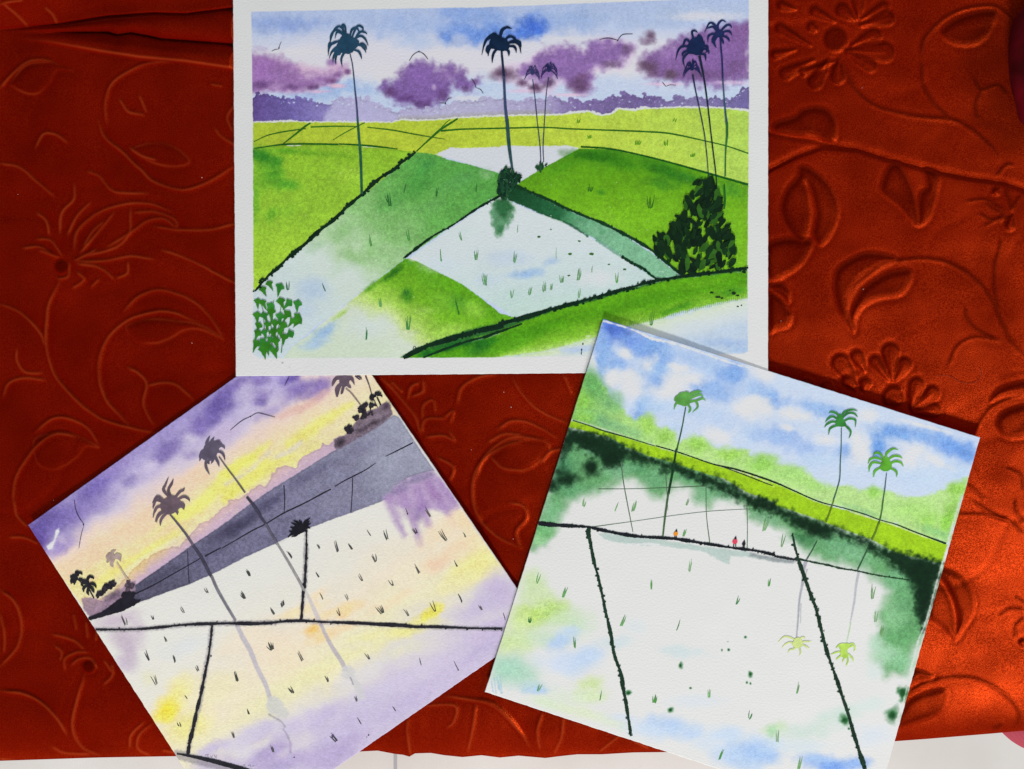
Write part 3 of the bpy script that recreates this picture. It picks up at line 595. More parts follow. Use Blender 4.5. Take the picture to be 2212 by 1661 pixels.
    for c, rx, ry, col, a, an in (('B 300,1290', 60, 34, (84, 148, 36), .6, 40), ('B 330,1330', 26, 50, (72, 140, 34), .5, 0), ('B 650,1230', 70, 9, (92, 154, 34), .6, 2), ('B 300,1260', 40, 18, (44, 116, 30), .9, 10), ('B 420,1300', 20, 22, (56, 130, 34), .85, 60), ('B 400,1400', 15, 28, (66, 138, 34), .8, 70), ('B 300,1450', 34, 34, (92, 152, 38), .6, 0), ('B 500,1480', 34, 16, (62, 136, 36), .75, 10), ('B 230,1230', 20, 14, (44, 112, 36), .8, 0),
                                  ('B 480,1210', 50, 8, (72, 140, 30), .7, 0), ('E 400,60', 40, 24, (78, 146, 36), .6, 10), ('E 380,300', 18, 24, (84, 150, 36), .6, 60), ('E 240,200', 14, 60, (88, 152, 38), .6, 0), ('B 900,1250', 70, 12, (108, 160, 36), .5, 5), ('B 1000,1420', 40, 30, (152, 190, 62), .5, 0), ('E 500,280', 30, 20, (112, 166, 44), .4, 0)):
        s.blob(c, rx, ry, col, a, an)
    # --- middle band
    s.poly('B 1545,1226 1640,1234 1700,1248 1800,1285 1950,1320 2100,1362 2200,1390 C 180,1290 180,1440 100,1475 E 2140,160 1800,380 1410,650 1290,740 1000,960 830,1095 700,1190 560,1310 440,1440 200,1440 200,925 500,650 1000,220',
           mg('B 1560,1240', 'E 500,1250', [(0, (80, 146, 64)), (.2, (92, 154, 72)), (.38, (124, 172, 104)), (.52, (166, 194, 154)), (.64, (190, 203, 194)), (1, (184, 199, 202))]), 1.0, 1.4, 4)
    for c, rx, ry, col, a, an in (('B 1620,1330', 34, 20, (56, 126, 58), .7, -30), ('B 1560,1480', 40, 34, (62, 132, 54), .6, -40), ('B 1900,1450', 60, 22, (82, 144, 78), .6, -20), ('E 1300,200', 50, 26, (72, 136, 62), .5, -30), ('E 1600,250', 46, 22, (92, 146, 78), .55, -30), ('E 900,450', 46, 22, (118, 168, 100), .5, -40),
                                  ('E 1000,640', 40, 18, (122, 170, 100), .55, 20), ('E 700,560', 30, 18, (140, 178, 134), .5, -30), ('E 1000,900', 40, 30, (186, 200, 186), .6, 0), ('E 700,900', 46, 34, (166, 186, 206), .8, 0), ('E 620,1050', 34, 30, (176, 192, 206), .7, 0), ('E 900,740', 40, 16, (178, 198, 178), .5, -30), ('E 1500,480', 40, 12, (106, 160, 88), .5, -33), ('B 2100,1400', 22, 14, (150, 182, 140), .5, 20)):
        s.blob(c, rx, ry, col, a, an)
    # --- lower left triangle
    s.poly('E 1404,656 1450,652 1500,672 1640,745 1850,850 2000,960 2150,1082 F 300,1052 150,1110 0,1165 E 1950,1220 1700,1290 1400,1440 440,1440 560,1312 640,1262 830,1098 960,1000 1290,746', mg('E 1440,700', 'E 1000,1400', [(0, (84, 146, 24)), (.2, (104, 160, 34)), (.38, (142, 184, 70)), (.5, (176, 200, 120)), (.62, (194, 204, 186)), (1, (188, 202, 180))]), 1.1, 1.4, 4)
    for c, rx, ry, col, a, an in (('E 1440,690', 12, 8, (78, 140, 44), .8, 0), ('E 1320,760', 40, 11, (38, 96, 22), .9, -38), ('E 1150,870', 34, 9, (70, 128, 28), .7, -35), ('E 1420,940', 18, 20, (52, 118, 26), .8, 0), ('E 1600,800', 40, 22, (88, 150, 32), .7, 30), ('E 1820,1000', 30, 26, (66, 128, 34), .75, 20), ('E 1700,1000', 40, 30, (104, 160, 44), .6, 0),
                                  ('E 1950,1050', 34, 24, (132, 182, 62), .7, 30), ('E 1750,1220', 60, 20, (142, 186, 70), .7, -10), ('E 900,1090', 26, 7, (150, 188, 80), .7, -35), ('E 780,1230', 50, 17, (142, 172, 202), .9, -32), ('E 700,1320', 44, 16, (156, 182, 208), .8, -20), ('E 1100,1180', 60, 34, (192, 204, 198), .8, 0), ('E 1200,1360', 60, 22, (190, 204, 180), .7, 0), ('E 1560,1060', 30, 12, (150, 188, 90), .5, 0), ('E 1420,1240', 34, 14, (192, 204, 170), .7, 0)):
        s.blob(c, rx, ry, col, a, an)
    # --- central pond
    s.poly('E 1440,652 1700,462 2000,262 2146,160 F 190,158 262,196 450,280 650,350 820,440 960,520 1080,592 1200,690 1345,778 1200,825 850,915 500,1000 303,1054 150,960 0,868 E 1850,848 1640,742 1500,672', mg('F 200,150', 'F 300,1050', [(0, (196, 204, 202)), (.5, (192, 203, 203)), (.8, (182, 200, 196)), (1, (176, 199, 188))]), 1.1, 1.3, 4)
    for c, rx, ry, col, a, an in (('F 380,730', 52, 15, (142, 172, 205), .9, -6), ('F 560,640', 26, 12, (158, 182, 206), .8, -20), ('F 250,620', 70, 24, (180, 195, 206), .8, 0), ('F 900,760', 60, 26, (202, 205, 204), .8, 0), ('E 1700,700', 60, 22, (188, 202, 206), .7, 0), ('E 1850,450', 50, 20, (186, 203, 198), .5, 0), ('F 300,900', 40, 26, (176, 199, 192), .7, 0), ('F 100,780', 40, 20, (178, 194, 206), .6, 0), ('E 1480,660', 14, 6, (206, 207, 204), .8, 0)):
        s.blob(c, rx, ry, col, a, an)
    s.poly('F 120,230 180,180 280,200 296,260 270,320 235,380 190,462 150,440 120,340', (62, 118, 74), 6, 7, 9, .85, 1)
    s.poly('F 150,180 240,180 270,240 215,330 160,260', (30, 84, 44), 5, 5, 8, .8, 1)
    s.blob('F 190,400', 9, 13, (38, 92, 54), .7); s.blob('F 140,412', 2, 6, (202, 204, 202), .9, 20)
    # --- green on the right
    s.poly('C 335,1338 500,1240 770,1096 1000,1100 1240,1150 1500,1212 1800,1300 2040,1372 F 2040,80 2040,700 1700,730 1530,742 1410,640 1300,562 1180,470 1080,412 940,345 800,300 560,200 300,76', mg('C 1200,1100', 'F 1200,500', [(0, (66, 128, 22)), (.3, (86, 144, 20)), (.7, (104, 160, 28)), (1, (108, 164, 30))]), 1.0, 1.3, 4, 1, .8)
    for c, rx, ry, col, a, an in (('C 850,1150', 70, 16, (34, 96, 14), .85, 6), ('C 1050,1180', 60, 22, (40, 104, 16), .7, 20), ('C 1400,1260', 70, 22, (38, 102, 20), .85, 22), ('C 1600,1320', 50, 18, (42, 108, 28), .8, 20), ('C 650,1230', 54, 12, (64, 128, 20), .6, -28), ('C 600,1330', 60, 28, (92, 152, 28), .5, 0), ('F 1100,260', 100, 46, (106, 162, 26), .6, 0),
                                  ('F 930,130', 14, 9, (52, 116, 26), .7, 0), ('F 1380,60', 50, 18, (48, 112, 28), .7, 10), ('C 1900,1400', 40, 24, (66, 130, 36), .7, 20), ('F 1800,120', 30, 20, (70, 134, 34), .5, 0), ('F 1000,320', 60, 20, (116, 170, 40), .5, 20)):
        s.blob(c, rx, ry, col, a, an)
    # --- green band path
    s.poly('F 190,150 250,85 310,85 450,150 800,310 940,355 1080,432 1200,510 1300,575 1520,745 1440,755 1345,780 1200,685 1080,592 960,510 890,470 830,445 740,380 650,350 520,300 450,265 270,192', mg('F 200,150', 'F 1450,740', [(0, (16, 58, 30)), (.25, (30, 86, 50)), (.42, (70, 128, 88)), (.55, (106, 160, 122)), (1, (122, 174, 138))]), 1.1, 2.2, 4)
    s.stroke('F 300,190 450,262 560,310 700,365 830,450', 2.4, (24, 72, 40), 1.4, 2.2, 4, .8); s.stroke('F 900,480 1000,550 1080,600', 3, (60, 120, 84), 2, 2, 4, .6)
    s.blob('F 940,420', 8, 9, (66, 130, 84), .6); s.stroke('F 500,295 560,320 640,345', 1.2, (190, 202, 192), 1.0, 1.4, 3, .8)
    for q in ('F 510,172', 'F 690,262', 'F 640,228', 'F 560,300', 'F 850,312', 'F 1360,712', 'F 1385,714', 'F 265,196'): s.blob(q, 2.6, 1.0, (206, 208, 205), 1, 25)
    # --- bottom sweep
    s.stroke('E 1395,1430 1600,1350 1950,1240 2140,1200 F 200,1120 550,1010 1000,890 1500,765 2008,700', (5, 11, 11, 10, 8, 6, 4, 3), (40, 92, 40), 3, 2)
    s.poly('E 1370,1440 1560,1380 1800,1330 2000,1290 2150,1240 F 0,1198 150,1160 400,1065 600,995 850,936 1000,890 1200,833 1380,785 1550,760 1750,735 2040,705 2040,905 1800,940 1500,1010 1300,1080 1150,1110 900,1190 700,1250 500,1300 200,1340 0,1360 E 2150,1445', mg('F 1000,900', 'F 1060,1150', [(0, (84, 148, 18)), (.45, (76, 140, 18)), (.8, (112, 166, 40)), (1, (150, 190, 84))]), 2.5, 2.5, 6)
    s.poly('E 1370,1446 1560,1372 1800,1322 2140,1245 F 100,1200 500,1080 700,1020 500,1180 300,1290 100,1345 0,1352 E 2150,1445 1380,1450', (64, 132, 18), 9, 6, 12, .6)
    for c, rx, ry, col, a, an in (('E 1800,1330', 60, 12, (14, 78, 26), .9, -12), ('E 1600,1390', 40, 10, (16, 84, 28), .9, -16), ('F 60,1240', 46, 16, (20, 88, 26), .8, -16), ('F 20,1300', 36, 12, (38, 108, 30), .6, -10), ('F 1300,900', 120, 14, (72, 138, 20), .6, -14), ('F 1500,980', 60, 9, (52, 122, 22), .7, -17), ('F 1900,860', 50, 12, (58, 124, 26), .7, -8), ('F 1700,800', 70, 10, (96, 156, 28), .6, -8)):
        s.blob(c, rx, ry, col, a, an)
    s.poly('F 2040,905 1820,945 1500,1040 1150,1110 880,1195 640,1265 460,1310 200,1345 860,1350 2040,1330', mg('F 1400,1030', 'F 1460,1250', [(0, (178, 204, 140)), (.25, (196, 206, 186)), (.6, (194, 203, 202)), (1, (176, 192, 206))]), 7, 4, 10, .96)
    s.blob('F 1880,1240', 70, 14, (150, 174, 206), .9, 4); s.blob('F 1950,1290', 40, 10, (150, 176, 206), .7); s.blob('F 760,1290', 44, 11, (162, 182, 208), .9, -8); s.blob('F 1600,1120', 50, 18, (190, 201, 204), .7); s.blob('F 500,1318', 50, 6, (186, 204, 150), .6, -4)
    s.stroke('F 640,1290 760,1275 1000,1265', 5, (176, 190, 208), 5, 2, 6, .6)
    for i in range(60):      # brushed blades along the lower rim of the sweep
        t = i / 59; b = P('F 1140,1110 2005,905'); x = b[0][0] + (b[1][0] - b[0][0]) * t; y = b[0][1] + (b[1][1] - b[0][1]) * t - 9 * math.sin(math.pi * t) * .0 - 2
        s.stroke(np.array([[x, y + r.uniform(0, 4)], [x + 2, y - r.uniform(6, 12)]]), .8, (66, 130, 24), .9, .3, 4, .55, 0, False)
    for i in range(70):      # paper showing as tiny specks
        x, y = r.uniform(560, 1605), r.uniform(330, 760); s.blob((x, y), r.uniform(.8, 1.6), r.uniform(.6, 1.1), (206, 207, 204), .9)
    s.stroke('B 500,1170 560,1172 610,1168', .8, (206, 208, 200), .8, .8, 3); s.stroke('B 1110,1180 1180,1182 1230,1184', .8, (206, 208, 200), .8, .8, 3); s.stroke('F 820,1188 850,1187', .9, (206, 208, 200), .8, .5, 3)
    s.clip = None
    s.blob('E 450,1468', 3, 2, (120, 122, 118), .8); s.blob('E 505,1505', 3, 3, (168, 170, 166), .6)
    # slight soiling of the border
    s.build(rag=.6)
    # ---------------- marks
    G1, G2, DK = (34, 92, 26), (44, 104, 30), (14, 38, 24)
    def fl(p, w, c, n='painted_field_line', l=2, rough=.35): m = s.mark(n, l); m.line(p, w, c, rough, step=2.2); m.done()
    fl('B 232,1140 340,1090 470,1060 655,1034', (1.2, 2, 2.4, 1.6), G1); fl('B 465,1158 560,1085 640,1020 690,988', (1.6, 3, 4, 3), G1); fl('B 690,1022 860,1016 1060,1018', (2.6, 2.4, 1.4), G2)
    fl('B 865,1128 960,1070 1060,1018 1128,985', (.8, 1.4, 1.6, 1.8), G2); fl('B 1145,1024 1340,1046 1500,1075 1640,1100 1770,1120', (1.4, 2.2, 2.2, 1.8, .6), G1)
    fl('B 1540,1218 1640,1125 1730,1045 1800,1000 1878,950', (2.2, 2.8, 4.6, 4, 3), G1); fl('B 1730,1040 1780,985 1815,960', (1.5, 1.2), G1)
    fl('B 1735,1054 1900,1040 2212,1032 C 260,944 520,940 700,950 984,960 1240,970 1440,985 1700,1040 1860,1078 2018,1132', (3.4, 2.6, 2.6, 2.4, 2.4, 2.8, 2.8, 2, 2.2), G1)
    fl('B 235,1194 470,1162 700,1158 915,1162', (1.2, 3.2, 3.2, 3), (20, 84, 24)); fl('B 915,1158 1100,1168 1250,1182 1395,1200', (2.4, 3.2, 3.4, 1.6), (20, 84, 24))
    fl('C 780,1082 1000,1098 1250,1150 1500,1215 1800,1300 2015,1362', (3, 3, 2.6, 3.2, 3.4, 4), (18, 78, 22), rough=.6)
    hedge(s, 'painted_hedge_line', 'B 1535,1222 1480,1265 1420,1310 1350,1370 1250,1430 1100,1565 E 1060,160 960,245 850,350 720,450 620,545 500,640 400,740 330,795 232,912', (3, 3.6, 4.4, 5, 3.6, 4, 5, 5, 4.6, 6, 6.6, 4, 5, 3, 2), DK, 1.1, 4.4)
    hedge(s, 'painted_hedge_line', 'E 2146,165 2000,245 1900,310 1780,392 1640,470 1540,540 1400,650', (3.6, 3, 2.4, 1.8, 2.2, 4, 3), DK, .45, 2.2)
    hedge(s, 'painted_hedge_line', 'F 300,80 420,130 560,190 650,235 800,300 930,350 1080,425 1200,490 1310,560 1420,650 1520,735', (5, 3, 4, 3, 3, 4, 4, 4.5, 4, 5, 2), (16, 50, 26), 1.0, 3.0)
    hedge(s, 'painted_hedge_line', 'F 1080,600 1160,650 1240,690 1300,740 1355,775', (3.4, 4.4, 4, 3, 2), (14, 46, 26), .6, 2)
    hedge(s, 'painted_hedge_line', 'E 1395,1430 1500,1375 1600,1330 1750,1285 1950,1225 2140,1185 F 200,1095 400,1040 550,995 700,955 880,905 1000,870 1160,825 1330,780 1500,752 1650,732 1800,715 1950,692 2008,690', (5, 7, 8, 7, 7, 7, 8, 6, 6, 4, 3.4, 4, 3.4, 3.2, 4, 4.6, 3.6, 4, 3), DK, 1.1, 4.2, rough=1.5)
    hedge(s, 'painted_hedge_line', 'E 1550,1428 1750,1350 1900,1300 2050,1260 2140,1225 F 60,1200 200,1150 340,1100', (1.8, 3, 2.6, 3, 3, 3, 2), (16, 44, 26), .5, 2.2)
    # palms
    T1 = (30, 62, 84)
    def c1(m):
        m.poly('B 900,360 940,290 985,268 1030,300 1080,330 1060,380 1010,428 950,430 905,400', T1, .8)
        frond_set(m, 'B', '985,300 930,215 880,240 850,330|960,300 945,205 965,215 980,290|1000,320 1020,240 1060,225 1085,270|1010,330 1060,215 1105,220 1112,262|980,290 900,240 855,280 845,345|1010,340 1080,290 1125,310 1152,368|1030,340 1080,262 1120,258 1145,275|950,330 880,340 840,380 830,450|960,360 900,380 858,420 838,470|950,390 910,420 890,470 892,520|980,400 950,440 935,480 942,535|940,400 890,430 872,460 868,500|1030,400 1070,410 1090,440 1100,476|1020,370 1080,360 1120,390 1135,426|930,320 870,350 838,350 828,420|1060,370 1100,350 1130,370 1140,400|990,340 940,270 900,260 885,310', T1, 1.35)
        m.poly('B 870,400 900,380 940,400 930,440 890,440', T1, .8)
    palm(s, [('B 1005,430 1025,520 1038,640 1050,770', (1.6, 2.4, 3), (52, 66, 88)), ('B 1048,740 1060,860 1066,960', (3, 3.4, 4), (60, 66, 96)), ('B 1066,950 1075,1080 1090,1250 1100,1560', (4, 5, 5.4, 5), (34, 84, 62))], None, None, c1)
    T2 = (14, 32, 56)
    def c2(m):
        m.poly('C 110,300 150,250 190,270 230,290 255,330 240,370 190,375 140,360 105,350', T2, .8)
        frond_set(m, 'C', '180,320 120,270 75,310 50,405|170,320 130,260 90,290 70,340|190,310 190,240 220,205 275,210|185,300 200,230 235,200 262,204|200,320 250,270 290,280 315,318|210,330 280,310 325,330 340,395|220,345 280,340 300,360 305,390|150,340 115,350 100,380 98,415|180,350 145,380 130,420 127,465|210,360 240,370 250,390 250,415|130,330 100,340 85,370 95,400|160,300 150,250 125,260 100,300|230,320 290,300 330,310 342,350', T2, 1.5)
    palm(s, [('C 195,370 207,500 215,600', (4, 4.6, 5), (22, 36, 62)), ('C 213,560 222,760 236,900', (5, 5.4, 7), (52, 64, 96)), ('C 236,880 248,1040 262,1160 280,1265', (7, 7.4, 6, 3), (38, 70, 72))], None, None, c2, layer=6)
    palm(s, 'C 425,585 440,700 460,900 480,1080 486,1195', (1.2, 1.6, 1.8, 1.8), (44, 56, 84), lambda m: auto_crown(m, *P('C 425,538')[0], 17, 9, (40, 46, 84), 5, 1.3, droop=.75))
    palm(s, 'C 543,570 525,700 512,900 502,1080 507,1195', (1.6, 1.6, 2, 1.4), (44, 56, 84), lambda m: auto_crown(m, *P('C 548,518')[0], 18, 10, (34, 38, 78), 9, 1.4, droop=.75))
    T3 = (20, 34, 68)
    def c3(m):
        m.poly('C 1570,330 1600,285 1650,275 1690,310 1690,360 1660,400 1600,400 1565,370', T3, .9)
        frond_set(m, 'C', '1600,350 1540,340 1500,370 1480,445|1600,330 1560,290 1540,320 1530,350|1640,300 1650,260 1675,290 1680,340|1600,380 1560,400 1535,440 1545,495|1660,370 1700,360 1722,380 1725,400|1650,400 1690,400 1700,420 1702,450|1620,310 1600,240 1620,225 1642,240|1590,370 1550,380 1530,400 1540,420|1670,340 1710,340 1715,370 1700,390', T3, 1.3)
    palm(s, 'C 1655,410 1685,560 1712,740 1735,940 1760,1150 1778,1300 1785,1415', (5.2, 3.4, 3, 2.6, 2.6, 2, 1.4), (20, 36, 48), c3, layer=6)
    def c4(m):
        m.poly('C 1770,240 1800,215 1835,235 1830,270 1795,275', (26, 36, 74), .7)
        frond_set(m, 'C', '1800,240 1770,185 1730,170 1693,240|1800,240 1790,190 1820,150 1855,165|1800,245 1850,190 1880,185 1895,208|1805,250 1850,230 1880,235 1895,262|1800,255 1750,250 1720,270 1718,315|1815,265 1850,270 1870,290 1875,308|1795,265 1770,290 1765,320 1780,355|1810,265 1820,290 1830,310 1828,326|1795,245 1760,200 1735,200 1710,212|1790,260 1765,270 1750,300 1762,330', (28, 38, 78), 1.3)
    palm(s, [('C 1808,275 1822,450 1828,600', (3.6, 3.4, 3), (34, 40, 84)), ('C 1826,580 1842,780 1858,930', (2.6, 3, 5), (48, 76, 96)), ('C 1858,900 1858,1000 1848,1120 1845,1300', (5, 4.6, 3, 2.6), (42, 96, 50)), ('C 1838,1360 1842,1475 F 1838,250', (3, 4.5, 3), (30, 88, 30))], None, None, c4)
    palm(s, 'C 1605,550 1625,660 1655,800 1690,980 1710,1150 1722,1300', (3.4, 2.6, 2.2, 2.2, 1.8, 1.6), (34, 44, 72), lambda m: auto_crown(m, *P('C 1600,505')[0], 20, 11, (28, 34, 76), 21, 1.7, droop=.75))
    # birds
    bird(s, 'B 375,412 400,400 432,394|B 432,394 440,365 453,335', 1.1, body='B 434,386'); bird(s, 'B 1482,488 1515,440 1560,412|B 1560,412 1600,436 1634,478', 1.5, body='B 1560,415')
    bird(s, 'B 1983,632 2008,670 2018,705|B 2018,705 2055,720 2078,752', 1.2); bird(s, 'B 1722,828 1770,830|B 1770,830 1795,795 1825,787', 1.2, body='B 1772,832')
    bird(s, 'C 918,292 980,280 1052,296|C 1052,296 1090,255 1162,250', 1.7, body='C 1052,298'); bird(s, 'C 1378,602 1408,638|C 1408,638 1440,626 1482,628', 1.1)
    # bushes
    def bush(p, n, sz, cols, name='painted_bush', asp=1.3, layer=7, lab=None):
        pg = P(p); lo, hi = pg.min(0), pg.max(0); m = s.mark(name, layer); rr = random.Random(int(lo[0])); k = 0; xy = []
        while k < n:
            q = np.array([rr.uniform(lo[0], hi[0]), rr.uniform(lo[1], hi[1])])
            if inside(q[:1], q[1:], pg)[0]: xy.append(q); k += 1
        for q in xy:
            a = rr.uniform(.5, 1.05) * sz; th = rr.uniform(-.9, .3) + (0 if q[0] < (lo[0] + hi[0]) / 2 else .7); kk = 7
            pts = []
            for j in range(kk):
                an = 6.283 * j / kk; rad = a * rr.uniform(.55, 1.15); px, py = rad * .62 * math.cos(an), rad * asp * math.sin(an); pts.append(q + (px * math.cos(th) - py * math.sin(th), px * math.sin(th) + py * math.cos(th)))
            m.poly(pts, cols[rr.randrange(len(cols))], .45, True, 3)
        return m.done(lab)
    bush('F 1690,20 1740,10 1770,90 1830,150 1810,290 1860,320 1900,420 1930,520 1905,600 1920,640 1880,680 1600,710 1520,715 1480,640 1400,600 1310,520 1340,450 1410,390 1450,330 1500,300 1520,230 1580,180 1600,80 1640,50', 205, 13.5, [(16, 40, 20), (18, 46, 22), (12, 30, 18), (14, 36, 20), (44, 88, 26)])
    bush('C 180,1290 215,1250 260,1240 290,1280 340,1300 325,1340 290,1360 F 300,90 240,150 215,190 170,140 165,60', 150, 6.5, [(12, 40, 28), (18, 52, 32), (34, 76, 44), (24, 62, 40)])
    bush('C 445,1240 470,1205 520,1200 540,1215 510,1240 470,1265', 30, 4.2, [(24, 62, 38), (34, 80, 44)])
    # leafy corner plant of fan strokes
    m = s.mark('painted_bush', 7); rr = random.Random(4); g = (46, 112, 28)
    for ln in ('370,1360 350,1000', '400,1380 440,1000', '440,1390 470,1100', '320,1400 300,1100', '350,1250 280,1000', '370,1150 380,980'): m.line(P('E ' + ln), (1.6, 1, .8), g, .3, 6)
    for t in '300,905 350,860 425,890 255,1000 300,1010 350,1040 440,1000 490,1010 565,1020 250,1110 310,1110 360,1080 430,1120 480,1100 560,1120 260,1190 330,1180 390,1170 450,1190 520,1150 570,1150 250,1250 310,1240 380,1240 430,1230 500,1250 240,1330 290,1310 350,1300 400,1310 460,1280 300,1380 360,1360 390,1390 330,1350'.split():
        q = P('E ' + t)[0]; a = rr.uniform(12.5, 17); th = rr.uniform(-.5, .5) + (.45 if q[0] > 610 else -.1)
        pts = [(0, a * 1.15), (-a * .30, 0), (-a * .62, -a * .5), (-a * .2, -a * .62), (a * .1, -a * .8), (a * .45, -a * .5), (a * .66, -a * .12), (a * .25, a * .1)]
        m.poly([q + (x * math.cos(th) - y * math.sin(th), x * math.sin(th) + y * math.cos(th)) for x, y in pts], g if rr.random() < .6 else (44, 118, 42), .5, False, 3)
    m.done('fan shaped green leaves in the lower left corner of the picture')
    # tufts
    TG, TL = (38, 96, 44), (84, 138, 84)
    for t in '1440,1540 1700,1575 2020,1540 1310,1620'.split(): tuft(s, 'painted_grass_tuft', *P('B ' + t)[0], 22, -1, 2, TG, 1.5)
    for t, c, h, n in (('1290,240', TG, 26, 3), ('1145,550', (56, 128, 44), 36, 2), ('1440,510', (60, 124, 56), 26, 4), ('490,895', (60, 104, 78), 20, 3), ('785,900', (52, 100, 70), 20, 2), ('1690,665', TL, 22, 2), ('1960,660', TL, 28, 2), ('1850,510', TL, 22, 2), ('2040,855', TL, 24, 3), ('1215,1025', TL, 24, 2),
                       ('1425,940', TG, 24, 2), ('1830,1085', TG, 30, 3), ('1430,1200', (66, 134, 66), 30, 3), ('1105,1285', (50, 120, 70), 28, 2)):
        tuft(s, 'painted_grass_tuft', *P('E ' + t)[0], h, -3, n, c, 1.5)
    for t, c, h, n in (('315,420', TL, 22, 2), ('290,640', TL, 24, 2), ('75,800', TL, 22, 3), ('10,620', TL, 28, 2), ('272,900', TL, 16, 3), ('402,880', TL, 24, 3), ('510,855', TL, 24, 4), ('560,840', TL, 18, 2), ('640,790', TL, 24, 3), ('760,770', TL, 28, 4), ('765,900', TL, 20, 2), ('862,715', TL, 18, 2), ('1046,790', (84, 144, 70), 30, 3), ('598,610', (130, 172, 136), 36, 2),
                       ('845,115', G1, 16, 3), ('1292,240', G1, 24, 4), ('1300,1105', (64, 124, 40), 36, 3)):
        tuft(s, 'painted_grass_tuft', *P('F ' + t)[0], h, 1, n, c, 1.3)
    for t in '760,900 845,1015 1195,1060 1410,1065 1470,890 1605,1150 840,1400'.split(): tuft(s, 'painted_grass_tuft', *P('C ' + t)[0], 10, 1, 4, (84, 138, 30), 1.6)
    for t, a in (('472,455', 4), ('560,402', 2.5), ('768,488', 3.4), ('700,582', 4.4), ('860,583', 5.5), ('692,742', 3), ('987,660', 2.8), ('1105,697', 3.4)):
        q = P('F ' + t)[0]; m = s.mark('painted_leaf_spot', 2); m.poly([q + a * np.array([math.cos(k), math.sin(k) * .55]) for k in np.linspace(0, 5.4, 7)], (50, 96, 32), .7, False); m.done()
    q0 = [('1745,868', 7, 3), ('1790,900', 9, 4), ('1820,908', 5, 3), ('1880,852', 4, 2), ('1910,872', 8, 5), ('1935,890', 6, 3), ('1937,970', 4, 2), ('1965,962', 3, 1.4), ('785,1310', 2.4, 6), ('787,1288', 2.5, 4), ('795,1246', 2, 3), ('1985,715', 7, 5), ('1090,610', 6, 4)]
    for t, a, b in q0:
        q = P('F ' + t)[0]; m = s.mark('painted_dark_spot', 4); m.poly([q + np.array([a * math.cos(k), b * math.sin(k)]) * .62 for k in np.linspace(0, 5.4, 8)], (18, 36, 24), .8, False); m.done()
    m = s.mark('painted_signature', 4); m.line('E 1470,1352 1480,1340 1490,1346 1484,1358 1470,1358 1472,1368 1484,1370', (1.0, 1.0), (24, 48, 32), .1, 5); m.line('E 1486,1362 1496,1352 1502,1352', (1.0, .8), (24, 48, 32), .1, 5); m.done()
    return s
painting_big()

